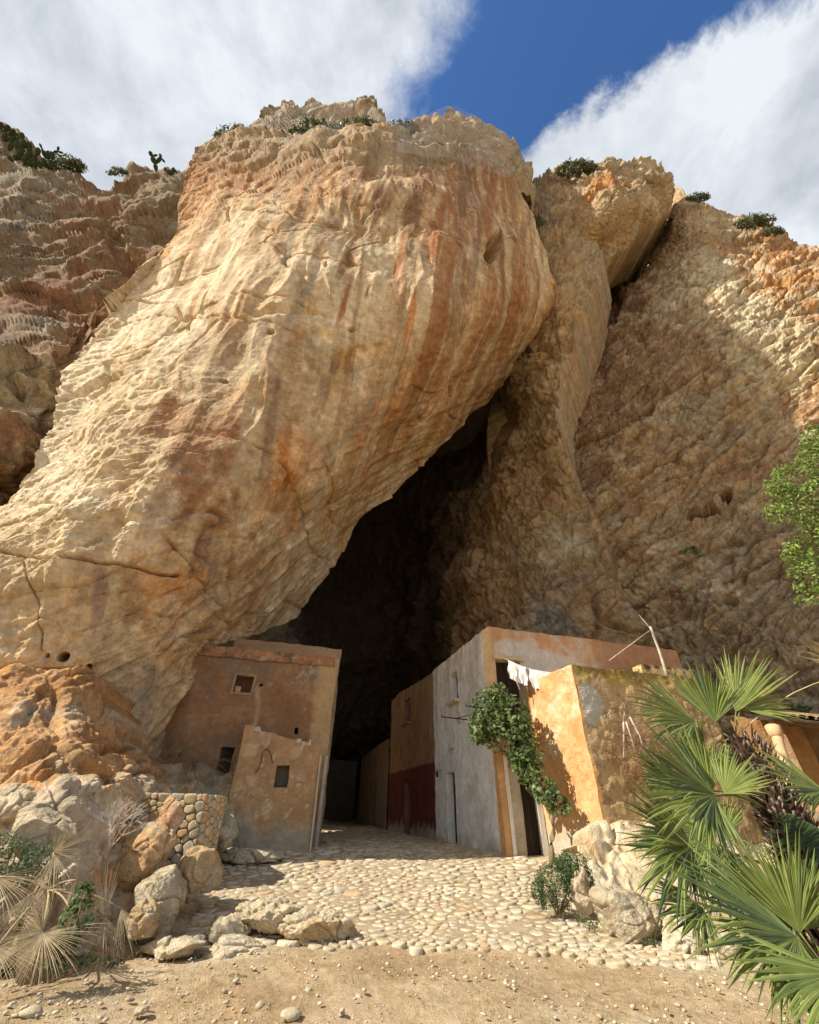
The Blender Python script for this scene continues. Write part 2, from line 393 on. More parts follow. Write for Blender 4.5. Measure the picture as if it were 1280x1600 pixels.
def col_block(W, P, N, h):
    px, py = P[..., 0], P[..., 1]
    col = np.broadcast_to(np.array(CREAM), W.shape).copy()
    n1 = fbm(W/6., 4, 61); n2 = fbm(W/1.6, 5, 62, .68); n3 = fbm(W/.45, 4, 67, .7)
    st = fbm(np.stack([W[..., 0]*.62+W[..., 1]*.3, W[..., 1]*.10, W[..., 2]*.022], -1)+.16*fbm(W/4, 3, 6)[..., None], 5, 63, .66)
    st2 = fbm(np.stack([W[..., 0]*1.7, W[..., 1]*.4, W[..., 2]*.06], -1)+.2*fbm(W/2.5, 3, 8)[..., None], 4, 64, .6)
    col = mixv(col, OCHRE, sstep(n1+.5*n2+.35*sstep(px+.8*py, 850, 1350)-.05, -.05, .55)*.75)
    col = mixv(col, GREY, sstep(fbm(W/4.+30, 4, 66), .10, .40)*.25)
    col = stains_and_sunlit(col, P, W, [
        (330, 260, 110, 60, 20, ORANGE, .7), (300, 330, 60, 80, 0, ORANGE, .6), (600, 262, 260, 50, 5, RUST, .9),
        (430, 245, 120, 45, -8, RUST, .6), (720, 330, 60, 120, 15, RUST, .75), (610, 330, 70, 80, 10, BROWN, .6), (400, 480, 70, 130, 15, BROWN, .30),
        (750, 560, 70, 130, 30, OCHRE, .75), (560, 350, 28, 110, 12, BROWN, .7), (640, 420, 22, 120, 10, RUST, .6), (790, 430, 26, 130, 4, BROWN, .55),
        (300, 735, 66, 200, 14, (.36, .20, .11), 1.), (620, 620, 120, 60, -45, ORANGE, .8), (340, 250, 90, 50, 30, RUST, .8), (380, 900, 90, 60, 0, (.36, .21, .10), .6), (230, 820, 40, 90, 10, PALE, .5), (760, 500, 80, 120, 20, (.46, .28, .12), .7), (440, 640, 60, 120, 20, (.38, .25, .14), .55), (440, 740, 45, 80, 12, ORANGE, .95), (480, 560, 50, 40, 0, (.34, .21, .10), .6), (720, 270, 90, 60, 20, (.32, .15, .07), .8),
        (270, 950, 90, 85, 0, ORANGE, .70), (150, 900, 30, 110, 4, (.38, .27, .19), .5), (600, 680, 90, 70, -40, (.50, .25, .09), .7),
        (540, 800, 60, 50, -40, OCHRE, .7), (350, 1000, 110, 60, -30, OCHRE, .6), (100, 640, 60, 130, 25, PALE, .8), (400, 420, 150, 90, 10, PALE, .55), (620, 430, 70, 60, 0, PALE, .5),  # left PALE: cream rock, painted paler to brighten the sunlit edges
        (220, 480, 100, 90, 0, PALE, .75), (120, 780, 110, 80, 0, PALE, .75), (560, 470, 130, 90, 0, PALE, .45), (520, 660, 50, 130, 28, PALE, .35),
        (330, 560, 140, 60, 0, (.56, .48, .34), .5), (90, 930, 120, 100, 0, CREAM, .6), (410, 870, 60, 90, 10, (.42, .25, .12), .6),
        (240, 1110, 50, 90, -20, (.45, .37, .27), .8)])
    col = mixv(col, (.72, .60, .41), sstep(-n2+.5*n3, .16, .34)*.45); col = mixv(col, (.42, .28, .15), sstep(n2+.2*n3, .16, .32)*.35)
    # rust and manganese streaks run straight down from the rim, thinning downwards
    sx = W[..., 0]+.45*W[..., 1]+.55*fbm(W/5.*np.array([1, 1, .5]), 2, 6); zz = W[..., 2]
    f1 = fbm(np.stack([sx*.42, zz*.022, zz*0], -1), 5, 63, .68); f2 = fbm(np.stack([sx*1.1, zz*.04, zz*0+3], -1), 4, 64, .6); f3 = fbm(np.stack([sx*.9, zz*.03, zz*0+9], -1), 4, 69, .6)
    R_ = sstep(px+.25*(py-400), 430, 640); T_ = 1-sstep(py+40*f2, 250, 440); low = 1-sstep(py, 560, 760)
    k = np.clip(.22+.85*np.maximum(R_*low, T_), 0, 1)
    col = mixv(col, (.40, .205, .09), sstep(f1, .00, .10)*.85*k); col = mixv(col, (.25, .145, .08), sstep(f3, .08, .22)*.6*k)
    col = mixv(col, (.46, .25, .115), sstep(f2, .06, .20)*.38*np.clip(k+.1, 0, 1)); col = mixv(col, (.74, .60, .40), sstep(-f2, .08, .24)*.42*np.clip(.3+R_, 0, 1))
    DB = (.25, .145, .085); RB = (.36, .16, .07); GB = (.37, .30, .22)
    col = stains_and_sunlit(col, P, W, [(650, 310, 15, 70, 12, DB, .9), (690, 335, 11, 75, 15, RB, .9), (725, 300, 13, 60, 15, DB, .8), (762, 330, 10, 60, 12, RB, .8), (588, 330, 15, 60, 20, DB, .85), (620, 410, 7, 60, 12, RB, .9), (541, 465, 5, 45, 18, RB, .9), (575, 455, 4, 20, 20, DB, .9),
        (700, 450, 8, 80, 12, RB, .8), (735, 430, 7, 90, 10, DB, .6), (790, 500, 11, 80, 15, RB, .8), (660, 560, 10, 80, 20, RB, .7), (470, 480, 8, 75, 28, GB, .8), (455, 380, 8, 50, 15, GB, .8), (520, 340, 12, 60, 25, DB, .7), (546, 392, 8, 45, 20, DB, .8), (640, 500, 6, 60, 12, ORANGE, .8),
        (415, 690, 10, 120, 15, DB, .55), (360, 700, 12, 110, 14, RB, .5), (150, 915, 16, 70, 5, (.33, .22, .16), .8), (205, 930, 14, 60, 5, (.40, .27, .17), .7), (410, 540, 8, 90, 26, GB, .6), (500, 620, 9, 70, 28, DB, .5), (560, 650, 8, 90, 35, GB, .6), (480, 780, 9, 80, 30, GB, .5), (820, 380, 7, 60, 8, DB, .6)], (2.2, 1.2, .10), .9)
    col = col*(1+.26*np.clip(n3, -.6, .6))[..., None]
    topd = sstep(262-py+10*n2, -15, 25); col = mixv(col, (.33, .28, .19), topd*.6)
    return col
A_T = [(288,288),(305,245),(332,216),(380,206),(430,208),(480,208),(560,211),(640,222),(720,235),(790,262),(824,300)]
A_R = [(824,300),(836,350),(856,412),(858,455),(842,500),(808,555),(780,612),(735,648),(690,690),(648,748),(600,795),(560,830),(528,880),(500,920),(478,965),(440,988),(352,1018),(318,1070),(285,1120),(258,1203)]
A_B = [(-150,1020),(-80,1030),(0,1032),(60,1040),(140,1052),(172,1092),(195,1135),(222,1175),(258,1203)]
A_L = [(288,288),(262,380),(205,445),(128,520),(100,600),(62,700),(20,762),(-50,812),(-140,880),(-150,1020)]
A_D = [(288,288,13),(332,216,12),(430,208,11.2),(560,211,10.6),(720,235,11.6),(824,300,15),(262,380,12.5),(128,520,12.4),(62,700,11.9),(0,800,10.9),(-140,880,9.8),(-150,1020,9.6),
       (60,850,10.2),(0,1020,10.2),(150,1040,11.0),(200,900,10.6),(200,1000,11.2),(180,1100,12.0),(258,1203,13.0),(320,1070,13.5),(352,1018,13.9),(400,1003,15.8),(440,988,18.5),(300,1000,12.2),(380,900,13.6),
       (420,960,16.2),(500,920,20.5),(560,830,21.5),(648,748,22),(735,648,22.5),(780,612,23),(808,555,20.5),(858,455,17.5),(856,412,16.8),
       (150,700,10.7),(250,600,10.8),(350,500,10.6),(450,600,11.1),(350,750,11.2),(450,750,12.8),(520,760,15.0),(400,350,10.7),(600,350,10.2),(600,480,10.7),(600,600,12.6),(680,620,16),
       (740,500,12.6),(740,350,11.4),(560,700,14.6),(800,430,13.8),(760,590,19),(480,860,17),(600,740,18.4)]
def adj(L): return [(x, y, Y*(1-.15*float(sstep(np.array(560.-y), 0, 320))*(1-.75*float(sstep(np.array(x*1.), 600, 800))))) for (x, y, Y) in L]
A_D = adj(A_D)
A_PITS = [(768,392,11,22,8,3.2),(798,382,4,10,20,.5),(427,531,6,4,0,.5),(550,510,6,4,20,.5),(352,603,8,4,20,.5),(86,1026,12,9,0,1.1),(55,1020,6,5,0,.6),(510,418,3,5,0,.4),(140,1052,10,8,20,.8),
          (560,560,50,22,-20,.35),(500,530,28,20,0,.3),(330,850,30,40,10,.3),(430,780,12,50,25,.4)]
# long open joints across the face
def joint_disp(P, V, path, width, dep, seed):
    pts = spline(path, 60); d = np.full(P.shape[:-1], 1e9)
    x = P[..., 0]+6*perlin(V*.9, seed); y = P[..., 1]+5*perlin(V*.9+7, seed)
    for i in range(len(pts)-1):
        a, b = pts[i], pts[i+1]; ab = b-a; L2 = (ab@ab)+1e-6
        t = np.clip(((x-a[0])*ab[0]+(y-a[1])*ab[1])/L2, 0, 1)
        d = np.minimum(d, np.hypot(x-a[0]-t*ab[0], y-a[1]-t*ab[1]))
    return dep*(1-sstep(d, 0, width))
JA = [([(0,858),(60,868),(130,870),(200,880),(250,892),(285,893)], 3.2, .30), ([(205,605),(260,600),(330,512),(440,520),(520,560)], 2.5, .12), ([(30,870),(40,950),(42,1010)], 2.5, .18),
      ([(150,500),(240,490),(330,500),(390,512)], 2.2, .14), ([(380,330),(430,320),(470,345),(545,345)], 3, .25)]
def disp_block2(V, P, d):
    h = disp_block(V, P, d)
    for i, (pa, w, dp) in enumerate(JA): h = h-joint_disp(P, V, pa, w, dp, i)
    return h
cliff_block = rock_sheet('cliff_leaning_block', A_T, A_B, A_L, A_R, 620, 560, A_D, disp_block2, col_block, m_rock,
    [('T', (0, 45, -2)), ('L', (-1, 6, 0)), ('R', (-3, 9, 8)), ('B', (-.5, 6, .5))], A_PITS)

# --- broken crest above its rim
def disp_crag(a=1.):
    def f(V, P, d):
        c1, I1, _ = cracks(V*np.array([1, 1, .8]), 4.2, .14, 141, .7); c2, I2, _ = cracks(V, 1.6, .16, 142, .7)
        return a*(.9*fbm(V/6., 3, 111)+(I1-.5)*1.5-.5*c1+(I2-.5)*.45-.15*c2+.5*ledges(V, 20, 25, 2.4, 121)+.22*fbm(V/.9, 4, 112, .6, True))
    return f
def col_crag(W, P, N, h):
    col = np.broadcast_to(np.array((.46, .37, .26)), W.shape).copy()
    n = fbm(W/3., 5, 161, .6); col = mixv(col, (.52, .33, .18), sstep(n, .0, .4)*.7); col = mixv(col, (.52, .47, .38), sstep(-n, .05, .4)*.6)
    col = mixv(col, (.20, .21, .10), sstep(fbm(W/4., 5, 162, .65)+.3*N[..., 2], .22, .42)*.55)
    return col
rock_sheet('cliff_crest', [(424,208),(440,196),(448,165),(458,158),(468,176),(480,162),(500,156),(535,166),(558,172),(570,152),(584,168),(605,190),(630,193),(660,185),(690,180),(705,168),(725,175),(750,190),(785,202),(805,222),(826,246)],
    [(336,217),(400,212),(480,214),(560,217),(640,228),(720,241),(790,268),(829,322)], [(424,208),(380,204),(336,217)], [(826,246),(830,280),(829,322)], 110, 420,
    adj([(448,165,12.6),(570,155,12.4),(705,170,12.8),(826,246,15.5),(336,217,12.4),(480,214,11.4),(640,228,11.2),(790,268,13.4),(829,322,15.6),(560,190,11.8),(700,205,12.2),(770,232,13.4),(430,204,12.2)]),
    disp_crag(.8), col_crag, m_rock_rough, [('T', (0, 30, -3)), ('R', (1, 14, 0)), ('L', (-1, 12, -1))])

# --- shaded cliff further left
def disp_left(V, P, d):
    c1, I1, _ = cracks(rotz_frame(V, 0, 35)*np.array([.6, 1, 1.2]), 3.6, .10, 241, .8); c2, I2, _ = cracks(rotz_frame(V, 10, 30)*np.array([.7, 1, 1.3]), 1.3, .12, 242, .8)
    return 1.8*fbm(V/8., 2, 211)+amp(4.)*(.35*ledges(V, 10, 40, 5.2, 221, .3, .8)+.5*ledges(V, 95, 25, 3.6, 225, .3, .8))+1.1*fbm(V/np.array([3.5, 3.5, 6.]), 3, 229)+amp(3.)*((I1-.5)*1.6-.5*c1)+amp(1.2)*((I2-.5)*.3-.10*c2)+amp(.7)*.12*fbm(V/.9, 4, 212, .6, True)+amp(2.)*.35*fbm(V/2.6, 3, 213, .5, True)
def col_left(W, P, N, h):
    px, py = P[..., 0], P[..., 1]
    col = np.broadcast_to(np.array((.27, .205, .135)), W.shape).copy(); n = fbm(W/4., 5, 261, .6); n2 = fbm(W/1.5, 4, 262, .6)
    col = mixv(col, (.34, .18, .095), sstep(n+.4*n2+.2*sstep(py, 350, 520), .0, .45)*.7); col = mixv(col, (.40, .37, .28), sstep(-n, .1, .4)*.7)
    col = stains_and_sunlit(col, P, W, [(50, 620, 110, 80, 10, (.56, .45, .30), 1.), (50, 460, 130, 40, -10, (.30, .15, .08), .8), (150, 500, 60, 40, -10, (.32, .17, .09), .7), (130, 340, 90, 70, 0, (.32, .18, .10), .7), (60, 700, 60, 60, 0, (.50, .33, .20), .7), (40, 300, 80, 60, 0, (.34, .30, .22), .7)])
    return col
rock_sheet('cliff_left', [(-160,175),(-60,180),(0,198),(30,212),(70,240),(110,264),(145,280),(172,274),(210,262),(250,266),(292,276),(370,300)],
    [(-160,1120),(-60,1100),(60,1060),(200,960)], [(-160,175),(-160,600),(-160,1120)], [(370,300),(360,400),(330,520),(270,640),(220,800),(200,960)], 340, 280,
    [(-160,175,15),(0,198,16),(145,280,16.5),(292,276,17.5),(370,300,18),(0,330,14.6),(150,380,16.3),(250,420,17),(0,480,14.2),(100,480,15.2),(0,520,12.4),(90,540,12.9),(0,650,11.9),(80,640,12.7),(0,740,12.0),(-100,700,11),(130,600,15.0),(60,760,14.5),(0,820,13.5),(-160,1000,11.5),(200,960,15.5),(330,520,18)],
    disp_left, col_left, m_rock_rough, [('T', (0, 45, -2)), ('R', (2, 10, 0))], [(18, 590, 22, 7, 8, 1.0), (12, 656, 16, 4, 5, .6), (120, 545, 8, 60, 25, .6), (190, 400, 14, 50, -20, .8)])

# --- right-hand rib and the inside of the cave, one rock face
def disp_cave(V, P, d):
    px, py = P[..., 0], P[..., 1]
    deep = sstep(V[..., 1], 22, 32)
    c1, I1, _ = cracks(rotz_frame(V, 20, 30)*np.array([.6, 1, 1.2]), 3.4, .10, 341, .8); c2, I2, _ = cracks(rotz_frame(V, 15, 35)*np.array([.6, 1, 1.3]), 1.25, .13, 342, .8)
    fl = fbm(np.stack([V[..., 0]*.6+V[..., 1]*.4, V[..., 1]*.3, V[..., 2]*.10], -1), 4, 343, .55, True)
    upper = sstep(640-py, -40, 80)
    return .9*fbm(V/6., 3, 311)+(1-upper*.15)*((I1-.5)*.7-.26*c1+amp(2.)*(.45*ledges(V, 15, 35, 1.7, 321)+.30*ledges(V, 80, 65, 1.4, 325))+amp(1.2)*((I2-.5)*.4-.18*c2))+fl*(.25+.5*upper+.5*deep)+amp(1.)*.30*fbm(V/1.0, 4, 312, .65, True)+amp(.4)*.14*fbm(V/.4, 3, 313, .6, True)
def col_cave(W, P, N, h):
    px, py = P[..., 0], P[..., 1]
    col = np.broadcast_to(np.array((.50, .36, .21)), W.shape).copy(); n = fbm(W/4., 5, 361, .6); n2 = fbm(W/1.2, 4, 362, .6)
    col = mixv(col, (.38, .22, .12), sstep(n+.3*n2, .0, .4)*.7); col = mixv(col, (.48, .42, .33), sstep(-n+.3*n2, .05, .4)*.6)
    col = stains_and_sunlit(col, P, W, [(880, 500, 34, 130, 10, (.56, .38, .21), .85), (868, 620, 22, 80, 0, (.58, .44, .28), .8), (900, 430, 16, 60, 20, (.62, .48, .30), .7), (850, 330, 30, 60, 0, (.30, .23, .16), .8), (870, 900, 70, 90, 0, (.42, .36, .26), .6), (880, 860, 60, 20, -15, PALE, .4), (770, 940, 60, 70, 0, (.40, .25, .13), .6), (870, 990, 40, 50, 0, (.25, .24, .22), .7)])
    deep = sstep(W[..., 1]+3*n, 25, 33)          # cave gloom painted into the rock colour, darker with depth
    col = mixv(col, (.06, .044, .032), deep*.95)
    return col
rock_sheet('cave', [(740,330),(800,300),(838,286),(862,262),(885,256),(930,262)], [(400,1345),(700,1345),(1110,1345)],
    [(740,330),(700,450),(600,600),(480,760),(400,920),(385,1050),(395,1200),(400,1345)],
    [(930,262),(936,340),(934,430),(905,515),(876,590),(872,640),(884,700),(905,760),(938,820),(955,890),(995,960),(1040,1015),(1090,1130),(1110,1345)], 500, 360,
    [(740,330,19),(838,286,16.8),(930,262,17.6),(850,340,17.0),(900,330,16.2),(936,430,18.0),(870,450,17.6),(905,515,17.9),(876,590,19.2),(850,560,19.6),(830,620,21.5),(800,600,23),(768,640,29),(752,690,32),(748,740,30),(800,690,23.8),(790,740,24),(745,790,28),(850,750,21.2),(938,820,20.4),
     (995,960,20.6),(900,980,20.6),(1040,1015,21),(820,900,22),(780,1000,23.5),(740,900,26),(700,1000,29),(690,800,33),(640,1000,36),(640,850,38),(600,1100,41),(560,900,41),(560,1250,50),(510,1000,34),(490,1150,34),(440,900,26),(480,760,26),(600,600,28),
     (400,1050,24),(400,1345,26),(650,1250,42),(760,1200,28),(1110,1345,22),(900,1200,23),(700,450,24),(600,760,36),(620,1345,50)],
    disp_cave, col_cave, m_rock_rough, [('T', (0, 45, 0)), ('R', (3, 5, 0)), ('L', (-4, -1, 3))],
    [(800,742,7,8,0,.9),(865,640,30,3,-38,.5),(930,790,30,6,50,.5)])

# --- right cliff
def disp_right(V, P, d):
    px, py = P[..., 0], P[..., 1]
    q = rotz_frame(V, -18, 33)
    c1, I1, _ = cracks(q*np.array([.35, 1, 1.25]), 2.9, .09, 441, .6); c2, I2, _ = cracks(q*np.array([.42, 1, 1.4]), 1.05, .13, 442, .7)
    c3, I3, _ = cracks(q*np.array([.6, 1, 1.2]), .50, .2, 443, .7)
    lit = sstep(px-1050+(480-py)*.6, 0, 100)
    return .7*fbm(V/7., 3, 411)+(I1-.5)*.5-.30*c1+(1-.55*lit)*amp(2.)*(.70*ledges(V, -18, 33, 1.9, 421)+.34*ledges(V, 65, 60, 1.5, 425))+amp(1.)*.22*ledges(V, -14, 30, .62, 427)+amp(1.2)*((I2-.5)*.28-.22*c2)+amp(.6)*((I3-.5)*.12-.08*c3)+amp(.9)*.20*fbm(q*np.array([.4, 1, 1])/1.2, 5, 412, .65, True)+amp(.4)*.09*fbm(V/.4, 3, 413, .6, True)
def col_right(W, P, N, h):
    px, py = P[..., 0], P[..., 1]
    col = np.broadcast_to(np.array((.60, .44, .265)), W.shape).copy(); n = fbm(W/4., 5, 461, .6); n2 = fbm(W/1.1, 5, 462, .6)
    col = mixv(col, (.50, .305, .17), sstep(n+.4*n2, .02, .3)*.7); col = mixv(col, (.66, .56, .41), sstep(-n+.5*n2, .04, .3)*.8)
    col = stains_and_sunlit(col, P, W, [(1200, 440, 130, 60, 20, ORANGE, .85), (1270, 600, 60, 60, 20, ORANGE, .6), (1150, 490, 100, 70, 30, (.80, .69, .49), 1.), (1230, 570, 100, 60, 20, (.80, .68, .47), .9), (1120, 425, 70, 36, 10, (.80, .69, .49), .9),  # palest patches paint the sunlit area brighter; orange is rock stain
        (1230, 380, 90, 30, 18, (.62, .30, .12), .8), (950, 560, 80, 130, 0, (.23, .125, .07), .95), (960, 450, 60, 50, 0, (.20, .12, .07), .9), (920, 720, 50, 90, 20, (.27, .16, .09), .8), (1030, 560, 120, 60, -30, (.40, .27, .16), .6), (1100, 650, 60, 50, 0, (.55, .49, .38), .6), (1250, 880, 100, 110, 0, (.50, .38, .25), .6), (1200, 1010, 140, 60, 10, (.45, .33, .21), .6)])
    col = mixv(col, (.62, .53, .38), sstep(fbm(W/.8+5, 5, 470, .7), .16, .30)*.6); col = mixv(col, (.27, .165, .095), sstep(fbm(W/1.5+5, 5, 471, .7), .14, .30)*.6)
    bed = fbm(rotz_frame(W, -18, 33)*np.array([.12, .6, 1.5]), 4, 463, .6); col = mixv(col, (.36, .22, .13), sstep(bed, .08, .35)*.5)
    return col
G_J = [([(905,700),(960,670),(1020,630),(1080,590),(1130,560)], 3.5, .7), ([(960,760),(1040,720),(1110,670)], 2.5, .35), ([(1130,905),(1200,870),(1290,820)], 3, .5), ([(1100,900),(1170,850),(1220,820)], 3, .4), ([(1225,605),(1290,575)], 3.2, .6), ([(1050,885),(1100,860),(1160,835)], 2.6, .4),
       ([(1000,560),(1060,520),(1110,500)], 2.5, .35), ([(960,960),(1040,930),(1110,915)], 2.6, .35)]
def disp_right2(V, P, d):
    h = disp_right(V, P, d)
    for i, (pa, w, dp) in enumerate(G_J): h = h-joint_disp(P, V, pa, w*1.3, dp*1.7, 50+i)
    return h
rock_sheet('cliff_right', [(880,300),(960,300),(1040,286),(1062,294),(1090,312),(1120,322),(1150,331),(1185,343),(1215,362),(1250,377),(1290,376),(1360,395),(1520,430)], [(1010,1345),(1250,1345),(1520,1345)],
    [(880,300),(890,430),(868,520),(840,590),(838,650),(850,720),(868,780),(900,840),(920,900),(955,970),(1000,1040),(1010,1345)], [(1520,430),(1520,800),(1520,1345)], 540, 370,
    [(880,300,24),(890,430,27),(950,400,30),(1000,380,28),(1025,360,24.5),(980,440,25.5),(930,480,25),(1040,400,21.2),(1056,345,19.4),(1062,294,19),(1150,400,18.3),(1150,331,18.6),(1280,400,16.8),(1170,540,18),(840,590,25),(930,560,23.6),(950,700,23.4),(1000,850,22.8),(1050,700,21.8),(1040,1000,22.6),
     (1100,800,21.2),(1150,1000,20),(1280,700,18.2),(1280,1000,17.8),(1520,700,14.5),(1520,1000,14.5),(1520,430,14.5),(1200,1200,19),(1010,1345,24),(900,840,25),(1000,1040,24)],
    disp_right2, col_right, m_rock_rough, [('T', (0, 40, -1)), ('L', (-4, 3, 0))],
    [(972,418,52,28,-36,5.),(952,470,22,40,15,2.),(1098,795,27,13,-8,3.5),(1134,769,11,10,0,3.),(1138,934,13,8,0,1.2),(1040,610,8,6,0,.8),(975,808,7,7,0,.8),(1000,528,8,5,-20,.8),(1068,478,6,5,0,.6),(975,720,10,8,0,.4),(958,480,8,20,20,.5)])

# --- overhanging nose at the top of the rib
def disp_nose(V, P, d):
    c1, I1, _ = cracks(V*np.array([1, 1, .8]), 3.6, .12, 541, .7); c2, I2, _ = cracks(V, 1.4, .15, 542, .7)
    up = 1-sstep(P[..., 1]-310-.15*(P[..., 0]-950)*-1, -25, 15)
    return .8*fbm(V/5., 3, 511)+(.15+.85*up)*((I1-.5)*1.7-.6*c1+.8*ledges(V, 20, 20, 2.2, 521)+(I2-.5)*.6-.25*c2)+.3*fbm(V/.9, 4, 512, .6, True)
def col_nose(W, P, N, h):
    col = np.broadcast_to(np.array((.52, .41, .28)), W.shape).copy(); n = fbm(W/3., 5, 561, .6)
    col = mixv(col, (.46, .29, .14), sstep(n+.3*sstep(P[..., 1], 300, 340), .0, .3)*.6); col = mixv(col, PALE, sstep(-n, .1, .35)*.6)
    return stains_and_sunlit(col, P, W, [(940, 290, 40, 16, -15, ORANGE, .8), (970, 360, 50, 30, -30, (.50, .34, .18), .5), (990, 262, 60, 12, 0, (.45, .42, .32), .5)])
rock_sheet('cliff_nose', [(868,268),(895,262),(930,264),(955,255),(985,250),(1012,252),(1034,262),(1048,278),(1053,296)], [(926,414),(950,404),(985,378),(1010,352),(1045,332),(1053,296)],
    [(868,268),(885,300),(900,335),(898,372),(926,414)], [(1053,296),(1054,298),(1053,296)], 230, 250,
    [(868,268,17),(930,264,15.6),(985,250,15.8),(1048,278,17.4),(1053,296,18.2),(960,300,14.6),(1010,300,15.2),(900,335,16.2),(950,350,15.8),(926,414,19.5),(985,378,19.2),(1010,352,18.8),(1045,332,18.8),(898,372,17)],
    disp_nose, col_nose, m_rock_rough, [('T', (0, 30, -2)), ('B', (0, 8, 2)), ('R', (1, 6, 0)), ('L', (-.5, 5, 0))])

# --- low rough rock at the foot of the block, left
def disp_foot(V, P, d):
    c1, I1, _ = cracks(V*np.array([1, 1, 1.2]), 1.7, .13, 641, .8); c2, I2, _ = cracks(V, .55, .16, 642, .8)
    F1 = worley(V/.5+3, 643)[0]
    return .4*fbm(V/2.5, 3, 611)+(I1-.5)*.35-.13*c1+(I2-.5)*.14-.05*c2+.12*fbm(V/.4, 4, 612, .6, True)-.10*(1-sstep(F1, .1, .35))*sstep(fbm(V/1.5, 2, 9), .0, .2)
def col_foot(W, P, N, h):
    py = P[..., 1]
    col = np.broadcast_to(np.array((.52, .31, .155)), W.shape).copy(); n = fbm(W/1.4, 5, 661, .6); n2 = fbm(W/.5, 4, 662, .6)
    col = mixv(col, ORANGE, sstep(n, .0, .35)*.7); col = mixv(col, (.60, .50, .38), sstep(-n+.5*n2+.45*sstep(py, 1170, 1260), .12, .45)*.85)
    col = mixv(col, (.30, .17, .10), sstep(n2, .15, .4)*.5)
    return col
rock_sheet('foot_rock', [(-150,1015),(-60,1028),(0,1034),(50,1036),(100,1048),(146,1062),(170,1102),(188,1142),(225,1180),(258,1215),(300,1262)], [(-150,1520),(60,1500),(240,1470),(300,1400)],
    [(-150,1015),(-150,1300),(-150,1520)], [(300,1262),(305,1330),(300,1400)], 330, 340,
    [(-150,1015,8.6),(0,1034,9.7),(100,1048,10.4),(170,1102,11.2),(225,1180,12.0),(258,1215,12.6),(300,1262,12.4),(0,1130,9.0),(100,1150,9.3),(150,1180,9.8),(0,1220,8.0),(120,1230,8.6),(200,1240,10.6),(0,1330,7.4),(150,1330,8.3),(240,1300,11.2),(-150,1300,6.6),(0,1480,6.9),(150,1450,7.9),(300,1400,11),(240,1470,10.2)],
    disp_foot, col_foot, m_rock_near, [('T', (0, 3, -.3)), ('R', (.5, 2, -.5))], [(235,1255,8,5,0,.3),(75,1205,12,6,10,.35),(200,1300,8,6,0,.3)])
# ledge between the dry stone wall and the left house
rock_sheet('rock_ledge', [(232,1190),(262,1200),(300,1196),(345,1200),(378,1195)], [(215,1420),(300,1410),(390,1380)], [(232,1190),(215,1300),(215,1420)], [(378,1195),(362,1290),(390,1380)], 150, 120,
    [(232,1190,13.0),(300,1196,13.4),(378,1195,13.9),(230,1260,12.0),(300,1260,12.6),(365,1270,13.2),(215,1420,11.0),(300,1410,11.4),(390,1380,12.2)],
    disp_foot, lambda W, P, N, h: mixv(np.broadcast_to(np.array((.46, .36, .24)), W.shape).copy(), (.56, .48, .36), sstep(fbm(W/.8, 4, 71), 0, .4)), m_rock_near, [('T', (0, 2.5, -.1))])

# massif behind: closes the mountain over and beside the cave
def box(name, lo, hi, mat, parent=None, kind='structure'):
    x0, y0, z0 = lo; x1, y1, z1 = hi
    V = [(x0,y0,z0),(x1,y0,z0),(x1,y1,z0),(x0,y1,z0),(x0,y0,z1),(x1,y0,z1),(x1,y1,z1),(x0,y1,z1)]
    o = mesh(name, V, [(0,3,2,1),(4,5,6,7),(0,1,5,4),(1,2,6,5),(2,3,7,6),(3,0,4,7)], mat, parent, False); o['kind'] = kind; return o
m_core = rock_mat('inner_rock', base=(.16, .12, .09))
box('mountain', (-45, 53, -2), (60, 90, 48), m_core)
box('mountain', (-45, 26, 36), (40, 60, 49), m_core)
box('mountain', (-45, 26.5, -2), (-14, 60, 37), m_core)
box('mountain', (22, 27, -2), (60, 60, 40), m_core)

# ------------------------------------------------------------------ ground
def col_ground(W):
    n = fbm(W/2.2, 5, 801, .6); n2 = fbm(W/.35, 4, 802, .6); n3 = fbm(W/.8, 5, 803, .65)
    col = np.broadcast_to(np.array((.45, .335, .21)), W.shape).copy()
    col = mixv(col, (.36, .245, .14), sstep(n+.4*n2, -.05, .3)*.8); col = mixv(col, (.54, .44, .31), sstep(-n+.5*n2, .1, .4)*.7)
    return mixv(col, (.30, .25, .12), sstep(n3, .22, .42)*.35)
m_dirt = rock_mat('dry_earth', attr='col', var=.17, scales=(1.1, 9, 60), bump=.9, bdist=.05, rough=1)
nx_, ny_ = 430, 380
tx = np.linspace(-1, 1, nx_); ty = np.linspace(0, 1, ny_)
gx = tx*7.0+np.sign(tx)*np.maximum(np.abs(tx)-.82, 0)**3*150000*1.0
gy = 2.2+ty*12+np.maximum(ty-.72, 0)**3*60000; gy = np.r_[-1200, -60, -10, -2, gy]
X, Y = np.meshgrid(gx, gy); Z = ground_z(X, Y)
W = np.stack([X, Y, Z], -1)
near = 1-sstep(np.hypot(X, Y-8), 12, 30)
Z = Z+near*(.06*fbm(W/1.7, 3, 811)+.028*fbm(W/.38, 4, 812, .6)+.020*fbm(W/.11, 3, 813, .7, True))
W[..., 2] = Z
o = mesh('ground', W.reshape(-1, 3), None, m_dirt, None, True, col_ground(W).reshape(-1, 3), grid_quads(*X.shape)); o['kind'] = 'structure'

